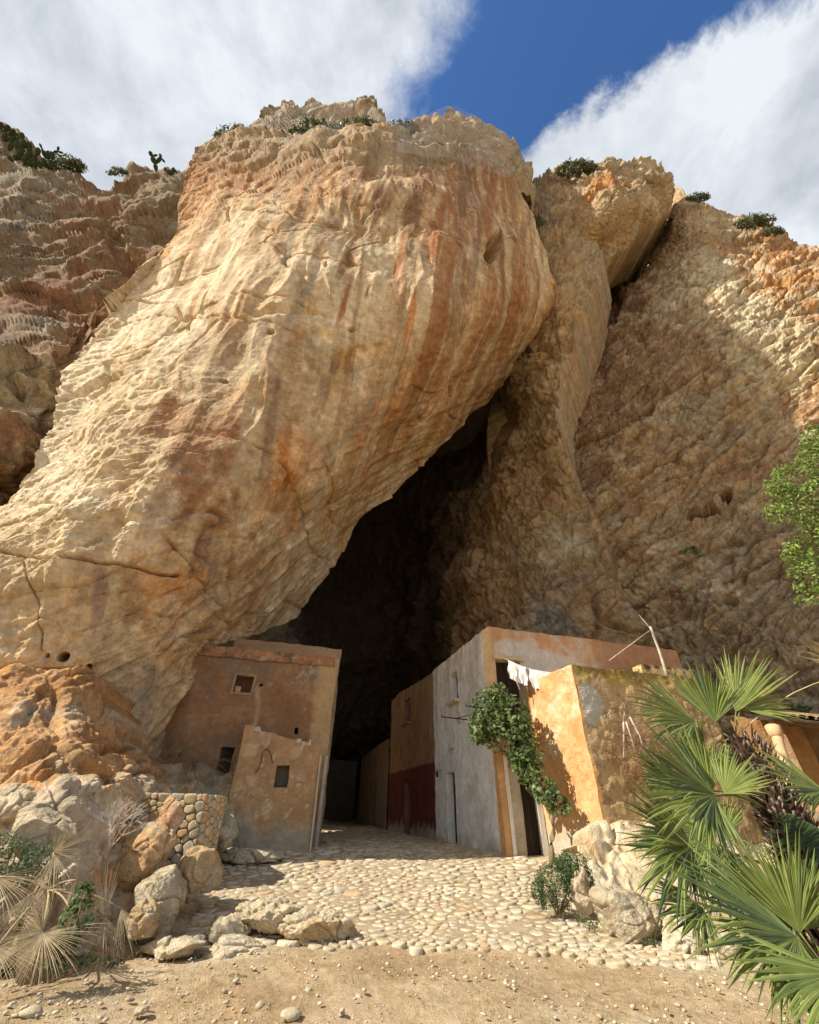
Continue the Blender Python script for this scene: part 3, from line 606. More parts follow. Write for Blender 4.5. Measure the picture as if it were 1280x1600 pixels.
# ------------------------------------------------------------------ stones
def ico(sub):
    import bmesh
    bm = bmesh.new(); bmesh.ops.create_icosphere(bm, subdivisions=sub, radius=1)
    V = np.array([v.co[:] for v in bm.verts]); Fc = np.array([[v.index for v in f.verts] for f in bm.faces]); bm.free(); return V, Fc
_ICO = {k: ico(k) for k in (1, 2, 3, 5, 6)}
m_boulder = rock_mat('boulder_stone', attr='col', var=.28, scales=(1.6, 8, 30), bump=1., bdist=.09, spec=.2)
m_stone = rock_mat('small_stone', base=(.56, .475, .35), var=.22, scales=(1.6, 9, 50), bump=.6, bdist=.03, patches=[((.60, .40, .25), 1.3, .56, .66, 3.), ((.42, .37, .30), .9, .55, .7, 8.)])
def chip(name, loc, size, seed, mat, parent=None, sub=2, flat=.6, me_cache={}):
    """a small loose stone: few faces, shared mesh"""
    key = (sub, seed % 9, flat)
    if key not in me_cache:
        V, Fc = _ICO[sub]; r = np.random.default_rng(seed % 9+50)
        N = unit(r.normal(size=(18, 3))); D = r.uniform(.45, .85, 18)
        k = (V@N.T); sc = np.min(np.where(k > .05, D/np.maximum(k, .05), 9), axis=1); V2 = V*np.minimum(1, sc)[:, None]*np.array([1, r.uniform(.6, .9), flat])
        me_cache[key] = mesh(name, V2, None, mat, None, False, None, Fc); o = me_cache[key]
    else:
        src = me_cache[key]; o = src.copy(); COL.objects.link(o); o.name = name
    o.location = loc; o.scale = size if hasattr(size, '__len__') else (size,)*3
    o.rotation_euler = (random.uniform(-.3, .3), random.uniform(-.3, .3), random.uniform(0, 6.28))
    if parent is not None: o.parent = parent
    return o
def boulder(px, py, Y, rx, rz, seed, label, base=(.55, .44, .29), tint=(.60, .36, .18), ry=None, sink=.25, rough=1., rot=0., layer=0., name='boulder', sub=6, group=None):
    V, Fc = _ICO[sub]; r = np.random.default_rng(seed)
    N = unit(r.normal(size=(15, 3))*np.array([1, 1, .8])); D = r.uniform(.60, .95, 15)
    k = V@N.T; sc = np.min(np.where(k > .08, D/np.maximum(k, .08), 9), axis=1)
    P = V*np.minimum(1.05, .08+.92*sc)[:, None]
    P = P*(1+.08*fbm(V*1.1+seed, 2, seed))[:, None]
    ry = ry or rx*.8
    P = P*np.array([rx, ry, rz]); n = V
    c1, I1, _ = cracks(P/np.array([1, 1, 1])+seed, .42, .12, seed+3, .7)
    q = rotz_frame(P, 20+seed*13, 30)
    h = rough*(-.03*c1+(I1-.5)*.05+.030*fbm(P/.30+seed, 6, seed+9, .66, True)+layer*.06*fbm(q*np.array([1.0, 5, 7])+seed, 4, seed+4, .6, True))
    P = P+n*h[:, None]
    a = math.radians(rot); P = P@np.array([[math.cos(a), 0, math.sin(a)], [0, 1, 0], [-math.sin(a), 0, math.cos(a)]])
    col = np.broadcast_to(np.array(base), P.shape).copy(); m = fbm(P/.5+seed, 5, seed+5, .65); m2 = fbm(P/.15+seed, 4, seed+6, .65)
    col = mixv(col, tint, sstep(m+.3*m2, .0, .35)*.75); col = mixv(col, (.66, .60, .48), sstep(-m+.5*m2, .05, .4)*.6); col = mixv(col, (.33, .28, .22), sstep(m2, .2, .45)*.4)
    c = PY(px, py, Y); o = mesh(name, P, None, m_boulder, None, True, col, Fc)
    o.location = c; return tag(o, label, 'rock' if name != 'boulder' else 'boulder', group)

# ------------------------------------------------------------------ cobbled path
PATH_L = [(7.8, -3.0), (8.15, -3.1), (9.3, -3.4), (10.5, -3.7), (11.6, -4.6), (12.8, -5.0), (14.0, -5.6), (15.0, -4.9), (16.2, -2.2), (18, -2.6), (24, -4.2), (34, -7.0)]
PATH_R = [(7.8, 4.2), (8.15, 4.3), (9.3, 4.0), (10.5, 3.55), (11.6, 3.9), (12.8, 3.9), (14.0, 2.5), (15.0, 2.25), (16.2, 1.9), (18, 1.4), (24, -.25), (34, -3.0)]
def path_lim(y, T): return np.interp(y, [a for a, _ in T], [b for _, b in T])
def base_z(x, y): return float(ground_z(x, y))
def clip_poly(P, nx, ny, c):
    out = []; n = len(P)
    for i in range(n):
        a, b = P[i], P[(i+1) % n]; da = a[0]*nx+a[1]*ny-c; db = b[0]*nx+b[1]*ny-c
        if da <= 0: out.append(a)
        if (da < 0) != (db < 0) and abs(da-db) > 1e-12:
            t = da/(da-db); out.append((a[0]+(b[0]-a[0])*t, a[1]+(b[1]-a[1])*t))
    return out
def voronoi(S, rad, aspect=1.0):
    """cells of the points S, clipped to a disc-like polygon of radius rad[i]"""
    S = np.asarray(S, float); cell = max(rad)*2.2; G = {}
    for i, (x, y) in enumerate(S): G.setdefault((int(x//cell), int(y//cell)), []).append(i)
    out = []
    for i, (x, y) in enumerate(S):
        r = rad[i]*1.25
        P = [(x+r*math.cos(a)*1.1, y+r*math.sin(a)*aspect) for a in np.linspace(0, 2*math.pi, 11)[:-1]]
        cx, cy = int(x//cell), int(y//cell)
        for a in (-1, 0, 1):
            for b in (-1, 0, 1):
                for j in G.get((cx+a, cy+b), ()):
                    if j == i: continue
                    dx, dy = S[j][0]-x, S[j][1]-y; d2 = dx*dx+dy*dy
                    if d2 > (2.6*r)**2: continue
                    w = .5+.5*(rad[i]**2-rad[j]**2)/d2*.8; w = min(max(w, .3), .7)
                    P = clip_poly(P, dx, dy, x*dx+y*dy+w*d2)
                    if len(P) < 3: break
        out.append(P)
    return out
def pillow(P, gap, hgt, r, n=9, tops=2):
    """stone from a cell outline: rounded plan, domed top. Returns local verts, faces, centre"""
    P = np.array(P); c = P.mean(0)
    d = np.r_[0, np.cumsum(np.linalg.norm(np.diff(np.r_[P, P[:1]], axis=0), axis=1))]
    t = np.linspace(0, d[-1], n, endpoint=False)+r.uniform(0, .05); Q = np.stack([np.interp(t, d, np.r_[P, P[:1]][:, k]) for k in (0, 1)], 1)
    Q = .94*Q+.03*(np.roll(Q, 1, 0)+np.roll(Q, -1, 0)); Q = Q-c
    L = np.linalg.norm(Q, axis=1, keepdims=True); Q = Q*np.maximum(1-gap/np.maximum(L, .01), .5)*(1+r.uniform(-.06, .03, (n, 1)))
    tilt = r.normal(0, .07, 2)
    rings = [(1.03, -.06), (1.0, hgt*.45), (.91, hgt*.88), (.6, hgt*1.0)]
    V = []
    for k, z in rings:
        q = Q*k; V.append(np.c_[q, z+(q@tilt if z > 0 else 0)+r.uniform(-.06, .06, n)*hgt])
    V = np.concatenate(V+[np.array([[0, 0, hgt*1.02]])]); F_ = []
    for a in range(3):
        for i in range(n): j = (i+1) % n; F_.append((a*n+i, a*n+j, (a+1)*n+j, (a+1)*n+i))
    for i in range(n): F_.append((3*n+i, 3*n+(i+1) % n, 4*n))
    return V, F_, c
m_cob = [rock_mat('cobble_%s' % nme, base=b, var=.20, scales=(2.2, 11, 60), bump=.7, bdist=.03, rough=.85, spec=.25, patches=[((.42, .32, .21), 3.5, .50, .64, 4)]) for nme, b in
         (('pale', (.55, .47, .35)), ('cream', (.50, .41, .28)), ('grey', (.45, .385, .29)), ('ochre', (.48, .345, .21)))]
m_bed = rock_mat('path_bedding', base=(.37, .285, .19), var=.25, scales=(1.5, 12, 60), bump=.9, bdist=.03)
def cobbled_path():
    S = []; rad = []; r = np.random.default_rng(21)
    tries = 0; cell = .5; G = {}
    NT = 70000; Yc = 7.75+22.0*r.random(NT)**1.5; Xc = path_lim(Yc, PATH_L)+(path_lim(Yc, PATH_R)-path_lim(Yc, PATH_L))*r.random(NT)
    Q0 = np.stack([Xc, Yc, Yc*0], -1); EN = perlin(Q0*np.array([1.5, 0, 0])+np.array([0, 1., 2.]), 8); BN = perlin(Q0*.35+np.array([0, 0, 3.]), 5); RW = r.random((NT, 2))
    EL = 8.45-.55*sstep(Xc, 1.2, 3.4)+.32*EN
    while tries < NT-1:
        tries += 1
        y = Yc[tries]; x = Xc[tries]
        if y < EL[tries]: continue
        big = BN[tries]
        q, q2 = RW[tries]; R = .055+.065*q*q+(.07 if q2 < .06 else 0)+(.03 if big > .2 else 0)+.006*max(0, y-12)
        R *= 1.0 if x > -1.6 else 1.25
        k = (int(x//cell), int(y//cell)); ok = True
        for a in (-1, 0, 1):
            for b in (-1, 0, 1):
                for (xx, yy, rr) in G.get((k[0]+a, k[1]+b), ()):
                    if ((x-xx)*.78)**2+(y-yy)**2 < (.84*(R+rr))**2: ok = False; break
        if not ok: continue
        G.setdefault(k, []).append((x, y, R)); S.append((x, y)); rad.append(R)
    cells = voronoi(S, [q*1.38 for q in rad])
    # bedding between the stones
    ys = np.linspace(8.3, 34, 190); ts = np.linspace(0, 1, 60)
    Yg = np.repeat(ys[:, None], 60, 1); Xg = path_lim(ys, PATH_L)[:, None]*(1-ts)+path_lim(ys, PATH_R)[:, None]*ts
    Wg = np.stack([Xg, Yg, ground_z(Xg, Yg)], -1); edge = sstep(np.minimum(ts, 1-ts), 0, .06)[None]*sstep(ys, 8.3, 8.8)[:, None]
    Wg[..., 2] += -.03+edge*(.060+.024*fbm(Wg/.6, 3, 5))
    bed = mesh('cobbled_path', Wg.reshape(-1, 3), None, m_bed, None, True, None, grid_quads(190, 60)); bed['kind'] = 'structure'
    order = sorted(range(len(S)), key=lambda i: -rad[i]/(S[i][1]+.0)**1.5+(9 if abs(S[i][0]) > .62*S[i][1] else 0))
    front = set(order[:300]); VV = []; FF = []; MI = []; off = 0
    for i in range(len(S)):
        if len(cells[i]) < 3: continue
        hgt = r.uniform(.016, .028)*(.8+rad[i]*4)
        V, F_, c = pillow(cells[i], .006+.008*r.random(), hgt, r, 10)
        z = base_z(*c)+.014; mi = r.choice(4, p=[.42, .36, .15, .07]); 
        if rad[i] > .17 and r.random() < .35: mi = 3
        if i in front:
            me_o = mesh('cobblestone', V, F_, m_cob[mi], bed, True); me_o.location = (c[0], c[1], z)
        else:
            VV.append(V+np.array([c[0], c[1], z])); FF += [tuple(k+off for k in f) for f in F_]; MI += [mi]*len(F_); off += len(V)
    o = mesh('small_cobbles', np.concatenate(VV), FF, m_cob, bed, True); o['kind'] = 'stuff'
    o.data.polygons.foreach_set('material_index', np.array(MI, np.int32))
    return len(S)
print('cobbles', cobbled_path())

# ------------------------------------------------------------------ houses
def warp(V, k=1.):
    V = np.asarray(V, float)
    return V+k*(.04*np.stack([perlin(V*.9, 1), perlin(V*.9+31, 2), perlin(V*.9+77, 3)], -1)+.026*np.stack([perlin(V*3.7, 4), perlin(V*3.7+31, 5), perlin(V*3.7+77, 6)], -1))
m_stucco = rock_mat('old_plaster', attr='col', var=.17, scales=(1.6, 7, 28), bump=.8, bdist=.05, rough=.92)
m_iron = rock_mat('rusty_iron', base=(.07, .045, .035), var=.3, scales=(9, 40), bump=.2, bdist=.01, rough=.7)
m_doorw = rock_mat('dark_door_wood', base=(.045, .032, .024), var=.4, scales=(3, 20), bump=.4, bdist=.01, stretch=(1, 1, .08))
m_pale = rock_mat('pale_stone', base=(.60, .47, .30), var=.2, scales=(2, 14), bump=.4, bdist=.02)
m_white = rock_mat('whitewash', base=(.76, .73, .67), var=.10, scales=(2, 14), bump=.3, bdist=.02, patches=[((.55, .45, .33), 2.2, .60, .72, 2)])
m_dull = rock_mat('faded_whitewash', base=(.50, .45, .37), var=.2, scales=(2, 14), bump=.4, bdist=.02)
m_old = rock_mat('weathered_wood', base=(.50, .45, .38), var=.3, scales=(5, 30), bump=.4, bdist=.01)
def wall(name, parent, A, B, z0, ztop, colour, openings=(), reveal=.32, thick=.3, inset_col=None, step=.085, back_drop=.45, relief=0., dw=1.):
    """plastered wall between plan points A and B (street frame), seen from its left-hand side walking A->B; openings (s0,s1,za,zb)"""
    A = np.array(A, float); B = np.array(B, float); Lg = np.linalg.norm(B-A); d = (B-A)/Lg; nrm = np.array([d[1], -d[0]])
    zt = ztop if callable(ztop) else (lambda s: np.full_like(s, ztop))
    S = set(np.linspace(0, Lg, max(2, int(Lg/step))+1)); 
    zmin = float(np.min(zt(np.linspace(0, Lg, 9))))
    Zs = set(np.linspace(z0, zmin-.02, max(2, int((zmin-z0)/step))+1))
    for (a, b, c, e) in openings: S |= {a, b}; Zs |= {c, e}
    def tidy(X, keep):
        X = sorted(X); out = []
        for x in X:
            if out and x-out[-1] < step*.35:
                if x in keep: out[-1] = x if out[-1] not in keep else out[-1]
                if x in keep and out[-1] != x: out.append(x)
            else: out.append(x)
        return np.array(out)
    ks = {x for o_ in openings for x in o_[:2]} | {0, Lg}; kz = {x for o_ in openings for x in o_[2:]} | {z0}
    S = tidy(S, ks); Zs = tidy(Zs, kz)
    ns, nz = len(S), len(Zs)
    Sg = np.repeat(S[None], nz+3, 0); Zg = np.zeros((nz+3, ns)); Zg[:nz] = Zs[:, None]
    top = zt(S)+.035*perlin(np.c_[S*2, S*0+A[0]*7, S*0+B[1]], 3)+.03*perlin(np.c_[S*9, S*0+A[0]*7, S*0+B[1]], 4); Zg[nz] = top; Zg[nz+1] = top-.01; Zg[nz+2] = top-back_drop
    off = np.zeros((nz+3, ns)); off[nz+1:] = -thick
    V = [None]*0; pu = A[0]+d[0]*Sg+nrm[0]*off; pv = A[1]+d[1]*Sg+nrm[1]*off
    def world(u, v, z): return GO+GU*u[..., None]+GV*v[..., None]+np.array([0, 0, 1.])*z[..., None]
    Wd = world(pu, pv, Zg); C = colour(Sg, Zg, Wd)
    nw = GU*nrm[0]+GV*nrm[1]
    if relief:
        m = np.ones(Sg.shape)
        for (a, b, c, e) in openings:
            m = m*sstep(np.maximum(np.maximum(a-Sg, Sg-b), np.maximum(c-Zg, Zg-e)), 0, .12)
        m = m*sstep(Sg, 0, .15)*sstep(Lg-Sg, 0, .15); m[nz:] = 0
        F1, F2, I = worley(Wd*np.array([2.6, 2.6, 3.3])+.3*perlin(Wd*2, 9)[..., None], 15)
        Wd = Wd+nw*(relief*m*(sstep(F2-F1, 0, .25)*(I-.2)+.35*fbm(Wd/.15, 3, 4)))[..., None]
    verts = [warp(Wd, dw).reshape(-1, 3)]; cols = [C.reshape(-1, 3)]
    faces = []; idx = np.arange((nz+3)*ns).reshape(nz+3, ns)
    sc = (S[:-1]+S[1:])/2; zc = (Zs[:-1]+Zs[1:])/2
    for i in range(nz+2):
        for j in range(ns-1):
            if i < nz-1 and any(a < sc[j] < b and c < zc[i] < e for (a, b, c, e) in openings): continue
            faces.append((idx[i, j], idx[i, j+1], idx[i+1, j+1], idx[i+1, j]))
    n0 = (nz+3)*ns; ic = inset_col if inset_col is not None else (.5, .45, .38)
    for (a, b, c, e) in openings:
        for (s0, za, s1, zb) in ((a, c, a, e), (a, e, b, e), (b, e, b, c), (b, c, a, c)):
            k = 6; ss = np.linspace(s0, s1, k); zz = np.linspace(za, zb, k)
            for o_ in (0, -reveal):
                p = world(A[0]+d[0]*ss+nrm[0]*o_, A[1]+d[1]*ss+nrm[1]*o_, zz)
                verts.append(warp(p, dw)); cols.append(np.broadcast_to(np.array(ic), (k, 3)))
            for q in range(k-1): faces.append((n0+q, n0+q+1, n0+k+q+1, n0+k+q))
            n0 += 2*k
    V = np.concatenate(verts); Cc = np.concatenate(cols)
    o = mesh(name, V, faces, m_stucco, parent, False, Cc)
    return o
def slab(name, parent, us, vs, z0, z1, mat, w=True, taper=0.):
    (u0, u1), (v0, v1) = us, vs; n = 5
    P = []
    for z, t in ((z0, 0), (z1, taper)):
        P += [H(u0+t, v0+t, z), H(u1-t, v0+t, z), H(u1-t, v1-t, z), H(u0+t, v1-t, z)]
    P = np.array(P)
    if w: P = warp(P)
    return mesh(name, P, [(0,3,2,1),(4,5,6,7),(0,1,5,4),(1,2,6,5),(2,3,7,6),(3,0,4,7)], mat, parent, False)
def tube(name, pts, rad, mat, parent=None, n=7, smooth=True, res=None):
    P = np.asarray(pts, float)
    if res: 
        rr = np.interp(np.linspace(0, 1, res), np.linspace(0, 1, len(P)), rad if hasattr(rad, '__len__') else [rad]*len(P)); P = spline(P, res); rad = rr
    R_ = np.array(rad if hasattr(rad, '__len__') else [rad]*len(P)); V = []; F_ = []
    up = np.array([0, 0, 1.]); 
    for i, p in enumerate(P):
        t = unit(P[min(i+1, len(P)-1)]-P[max(i-1, 0)]); a = np.cross(t, up if abs(t[2]) < .95 else np.array([1., 0, 0])); a = unit(a); b = np.cross(t, a)
        for k in range(n): an = 2*math.pi*k/n; V.append(p+R_[i]*(a*math.cos(an)+b*math.sin(an)))
    for i in range(len(P)-1):
        for k in range(n): F_.append((i*n+k, i*n+(k+1) % n, (i+1)*n+(k+1) % n, (i+1)*n+k))
    F_.append(tuple(range(n-1, -1, -1))); F_.append(tuple((len(P)-1)*n+k for k in range(n)))
    if parent is not None and parent.location.length > 0: V = [v-np.array(parent.location) for v in V]
    return mesh(name, V, F_, mat, parent, smooth)
def house(name, label, cat='house'): return empty(name, (0, 0, 0), label, cat)
def planks(name, parent, side, u, v0, v1, z0, z1, mat, n=4):
    """door leaf or shutter of upright boards; side 'u' = leaf lies in a plane of constant u, 'v' of constant v"""
    leaf = None
    for k in range(n):
        a, b = v0+(v1-v0)*k/n+.006, v0+(v1-v0)*(k+1)/n-.006
        us, vs = ((u, u+.035), (a, b)) if side == 'u' else ((a, b), (u, u+.035))
        o = slab('plank' if leaf is not None else name, leaf if leaf is not None else parent, us, vs, z0, z1, mat, False)
        if leaf is None: leaf = o
    return leaf

def plaster(base, top=None, damp=None, stain=None, patches=(), seed=1, streak=None, zdamp=1.3):
    base = np.array(base)
    def f(s, z, W):
        n = fbm(W/1.1, 5, seed, .6); n2 = fbm(W/.3, 4, seed+1, .6)
        col = np.broadcast_to(base, W.shape).copy()
        if stain is not None: col = mixv(col, stain, sstep(n+.35*n2, .0, .4)*.8)
        for (c, t, sc, k) in patches: col = mixv(col, c, sstep(fbm(W/sc+seed*3, 5, seed+7, .65), t, t+.10)*k)
        if streak is not None:
            st = fbm(np.stack([s*3.2, z*.25, s*0+seed], -1), 4, seed+3, .6); zt = z.max()
            col = mixv(col, streak, sstep(st+.25*sstep(z, zt-1.6, zt), .02, .4)*.75*sstep(z, zt-3, zt-.4))
        if top is not None: zt = z.max(); col = mixv(col, top, sstep(z+.35*n2, zt-.5, zt-.05)*.8)
        if damp is not None: col = mixv(col, damp, 1-sstep(z+.5*n+.3*n2, zdamp-.35, zdamp+.15))
        return col
    return f

# white house
wh = house('white_house', 'two storey whitewashed house on the street corner with a pinkish orange front')
wall('side_wall', wh, (0, 5.15), (0, 0), .2, lambda s: 6.66+.0*s, plaster((.82, .80, .77), stain=(.72, .69, .65), damp=(.55, .47, .38), streak=(.60, .50, .38), patches=[((.84, .83, .81), .12, .9, .8), ((.56, .50, .43), .28, 1.3, .6)], seed=31, zdamp=.95),
     [(5.15-3.12, 5.15-2.31, 5.0, 5.95), (5.15-3.93, 5.15-3.05, .3, 2.75)], inset_col=(.82, .80, .75))
def col_wfront(s, z, W):
    c = plaster((.62, .42, .27), stain=(.62, .36, .19), streak=(.56, .27, .12), patches=[((.60, .52, .46), .10, 1.3, .8)], seed=41)(s, z, W)
    n = fbm(W/.5, 4, 43)
    c = mixv(c, (.62, .56, .50), sstep(s+.6*n, .4, .7)*(1-sstep(s+.8*n, 3.2, 4.0))*(1-sstep(z+.5*n, 6.25, 6.5))*.85)
    c = mixv(c, (.40, .20, .11), sstep(s+.8*n, 3.8, 5.0)*.75)
    return mixv(c, (.64, .44, .23), (1-sstep(s+.25*n, .26, .42))*.9)
wall('front_wall', wh, (0, 0), (8.3, 0), .2, lambda s: 6.68+.17*sstep(s, 0, .3), col_wfront, [(.42, 1.30, 4.0, 5.76)], inset_col=(.55, .42, .28))
wall('back_wall', wh, (8.3, 0), (8.3, 5.15), .2, 6.8, plaster((.5, .4, .3), seed=3), step=.5)
slab('roof', wh, (.25, 8.1), (.25, 5.0), 6.2, 6.35, m_pale)
slab('lintel', wh, (.34, 1.42), (-.14, .05), 5.77, 5.89, m_pale)
slab('window_sill', wh, (-.20, .03), (2.22, 3.22), 4.86, 4.96, m_pale)
planks('window_shutter', wh, 'u', .27, 2.31, 3.12, 5.0, 5.95, m_doorw, 3)
planks('door', wh, 'u', .27, 3.05, 3.93, .3, 2.75, m_doorw, 4)
planks('terrace_door', wh, 'v', .26, .42, 1.30, 4.0, 5.76, m_doorw, 4)
# porch wall beside it with the white door jambs
wall('porch_wall', wh, (.10, -.16), (1.30, -.16), .2, 3.15, plaster((.52, .47, .39), stain=(.46, .40, .33), damp=(.48, .40, .30), seed=51), [(.58, 1.04, .35, 2.42)], reveal=.14, inset_col=(.45, .40, .33))
planks('porch_door', wh, 'v', -.06, .68, 1.14, .35, 2.42, m_doorw, 3)
o = slab('door_jamb', wh, (.22, .34), (-.23, -.14), .3, 2.95, m_white)
o = slab('door_jamb', wh, (1.13, 1.27), (-.25, -.14), .3, 2.48, m_white)
o = slab('porch_pilaster', wh, (.02, .20), (-.22, .02), .3, 3.05, rock_mat('orange_render', base=(.58, .34, .16), var=.2, scales=(2, 9, 40), bump=.5))
slab('pilaster_cap', wh, (-.02, .24), (-.26, .02), 3.05, 3.13, m_pale)

# red and brown house
rb = house('red_brown_house', 'two storey house in the cave mouth, dark red below and brown above')
def col_rb(s, z, W):
    c = plaster((.33, .20, .11), stain=(.40, .26, .14), patches=[((.25, .16, .10), .12, .9, .7)], streak=(.44, .31, .17), seed=61)(s, z, W)
    n = fbm(W/.4, 4, 63)
    red = mixv(mixv(np.broadcast_to(np.array((.16, .045, .035)), W.shape).copy(), (.12, .035, .028), sstep(n, 0, .3)*.6), (.42, .36, .30), 1-sstep(z+.35*n, 1.0, 1.3))
    k = 1-sstep(z+.05*n, 3.20, 3.26); return c*(1-k[..., None])+red*k[..., None]
wall('side_wall', rb, (0, 12.6), (0, 5.16), .2, lambda s: 6.62+.34*sstep(7.4-s, 0, 7)-.25*sstep(1.2-s, 0, 1.2), col_rb, [(12.6-9.73, 12.6-8.75, 5.25, 6.3), (12.6-9.45, 12.6-8.55, .3, 2.78)], inset_col=(.26, .14, .09))
wall('front_wall', rb, (-.0, 5.155), (.0, 5.15), .2, 6.6, plaster((.4, .3, .2), seed=2), step=.9)
slab('roof', rb, (.2, 7), (5.3, 12.5), 6.2, 6.4, m_pale)
slab('window_sill', rb, (-.17, .03), (8.7, 9.85), 5.12, 5.21, rock_mat('brown_sill', base=(.36, .24, .14)))
planks('window_shutter', rb, 'u', .27, 8.75, 9.73, 5.25, 6.3, m_doorw, 3)
planks('door', rb, 'u', .27, 8.55, 9.45, .3, 2.78, m_doorw, 4)
wall('far_wall', rb, (6, 12.62), (0, 12.62), .2, 6.9, plaster((.3, .2, .12), seed=2), step=.9)
# low houses deeper in
lh = house('low_cave_house', 'low unlit row house deep in the cave beyond the red and brown one')
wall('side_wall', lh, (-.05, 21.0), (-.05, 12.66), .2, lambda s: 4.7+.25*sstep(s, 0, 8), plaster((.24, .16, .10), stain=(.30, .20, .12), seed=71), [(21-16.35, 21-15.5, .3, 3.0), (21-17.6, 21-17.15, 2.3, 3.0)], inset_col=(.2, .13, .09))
slab('roof', lh, (.1, 5), (12.8, 21), 4.2, 4.3, m_core)
planks('door', lh, 'u', .22, 15.5, 16.35, .3, 3.0, m_doorw, 3)
planks('window_shutter', lh, 'u', .22, 17.15, 17.6, 2.3, 3.0, m_doorw, 2)
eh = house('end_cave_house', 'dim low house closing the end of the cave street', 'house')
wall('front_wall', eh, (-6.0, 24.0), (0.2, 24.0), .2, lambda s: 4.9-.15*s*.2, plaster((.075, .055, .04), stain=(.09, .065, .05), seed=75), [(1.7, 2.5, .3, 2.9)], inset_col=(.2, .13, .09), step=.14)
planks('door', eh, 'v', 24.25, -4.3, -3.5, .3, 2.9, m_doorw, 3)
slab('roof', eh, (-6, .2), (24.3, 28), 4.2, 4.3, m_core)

# orange house
oh = house('orange_house', 'bright orange rendered house on a rock outcrop behind the fan palm')
def col_or(s, z, W):
    n = fbm(W/.6, 5, 83, .6); n2 = fbm(W/.22, 4, 84, .6)
    c = np.broadcast_to(np.array((.60, .345, .16)), W.shape).copy()
    c = mixv(c, (.70, .42, .20), sstep(n+.4*n2, .0, .35)*.8); c = mixv(c, (.72, .53, .36), sstep(fbm(W/.8+4, 5, 85, .65)+.3*sstep(z, 3.4, 4.4), .12, .32)*.7)
    c = mixv(c, (.56, .24, .08), sstep(-n+.4*n2, .1, .35)*.6)
    c = mixv(c, (.66, .40, .22), (1-sstep(z+.5*n+.2*n2, 1.45, 1.8))*.9)
    return mixv(c, (.50, .43, .33), 1-sstep(z+.3*n+.15*n2, 1.15, 1.40))
def col_of(s, z, W):
    n = fbm(W/.7, 5, 87, .6); n2 = fbm(W/.18, 4, 88, .65)
    c = np.broadcast_to(np.array((.50, .345, .185)), W.shape).copy()
    c = mixv(c, (.44, .29, .15), sstep(n+.7*n2, 0.05, .3)*.7); c = mixv(c, (.25, .165, .09), sstep(-n+.8*n2, .08, .26)*.6)
    g = np.hypot((s-.38)/.36, (z-4.15)/.55); c = mixv(c, (.45, .43, .37), 1-sstep(g+.9*n, .75, .95))
    c = mixv(c, (.60, .46, .32), (1-sstep(np.abs(np.hypot((s-.75)/.3, (z-4.2)/.5)-.9)+n2*.5, .05, .15))*.6)
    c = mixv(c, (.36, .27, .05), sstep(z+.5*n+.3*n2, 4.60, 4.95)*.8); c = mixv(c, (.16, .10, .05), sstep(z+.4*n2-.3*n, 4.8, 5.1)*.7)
    c = mixv(c, (.56, .30, .12), (1-sstep(s+.12*n, .02, .10)))
    return c
wall('side_wall', oh, (1.28, -.14), (1.59, -2.31), -.1, lambda s: 5.05+.0*s, col_or, step=.05, relief=.012)
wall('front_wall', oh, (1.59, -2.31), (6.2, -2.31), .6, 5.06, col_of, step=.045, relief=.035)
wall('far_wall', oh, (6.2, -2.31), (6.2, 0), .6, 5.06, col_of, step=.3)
slab('roof', oh, (1.7, 6.0), (-2.1, -.05), 4.55, 4.62, m_pale)
m_yel = rock_mat('lichened_parapet', base=(.58, .42, .20), var=.3, scales=(1.5, 7, 40), bump=.6, patches=[((.10, .07, .045), 2.6, .50, .60, 5)])
slab('parapet', oh, (5.35, 7.4), (-1.0, -.6), 4.6, 5.78, m_yel)
slab('parapet', oh, (4.72, 5.45), (-1.9, -1.4), 4.6, 5.22, m_yel, taper=.08)

# left house
le = house('left_house', 'rust brown two storey house tucked under the overhang with an orange coping')
def col_left_h(s, z, W):
    n = fbm(W/.9, 5, 91, .6); n2 = fbm(W/.2, 5, 92, .68)
    c = np.broadcast_to(np.array((.29, .15, .075)), W.shape).copy()
    c = mixv(c, (.34, .205, .105), sstep(n+.3*n2, 0, .35)*.8)
    g = fbm(W/.7+9, 5, 93, .7)+.35*sstep(z, 4.3, 5.7)-.25*sstep(s, 2.6, 3.6)
    c = mixv(c, (.17, .145, .115), sstep(g, .06, .30)*.5); c = mixv(c, (.50, .41, .30), sstep(n2+.35*sstep(z, 4.6, 5.3)*sstep(s, 3.0, 4.2), .34, .60)*.55)
    c = mixv(c, (.50, .33, .17), sstep(s+.2*n, 4.35, 4.6)*.9)
    c = mixv(c, (.44, .31, .19), (1-sstep(np.abs(s-2.62-.12*np.sin(z*2))+.2*np.abs(n2), .05, .14))*sstep(5.0-z, 0, .2)*.8)
    return c
wall('front_wall', le, (-9.6, 2.5), (-4.50, 2.5), .2, lambda s: 6.0+.0*s, col_left_h, [(1.87, 2.40, 4.66, 5.18), (1.95, 2.32, 2.45, 3.1), (2.62, 2.72, 4.87, 4.97), (3.98, 4.10, 3.56, 3.74)], inset_col=(.30, .19, .11), relief=.02, step=.06)
wall('side_wall', le, (-4.50, 2.5), (-4.50, 4.02), .2, 6.0, plaster((.45, .30, .16), seed=94))
m_cop = rock_mat('orange_coping', base=(.40, .20, .105), var=.3, scales=(2, 9, 40), bump=.8, patches=[((.50, .40, .30), 1.6, .54, .64, 2), ((.20, .12, .08), 2.6, .52, .64, 5)])
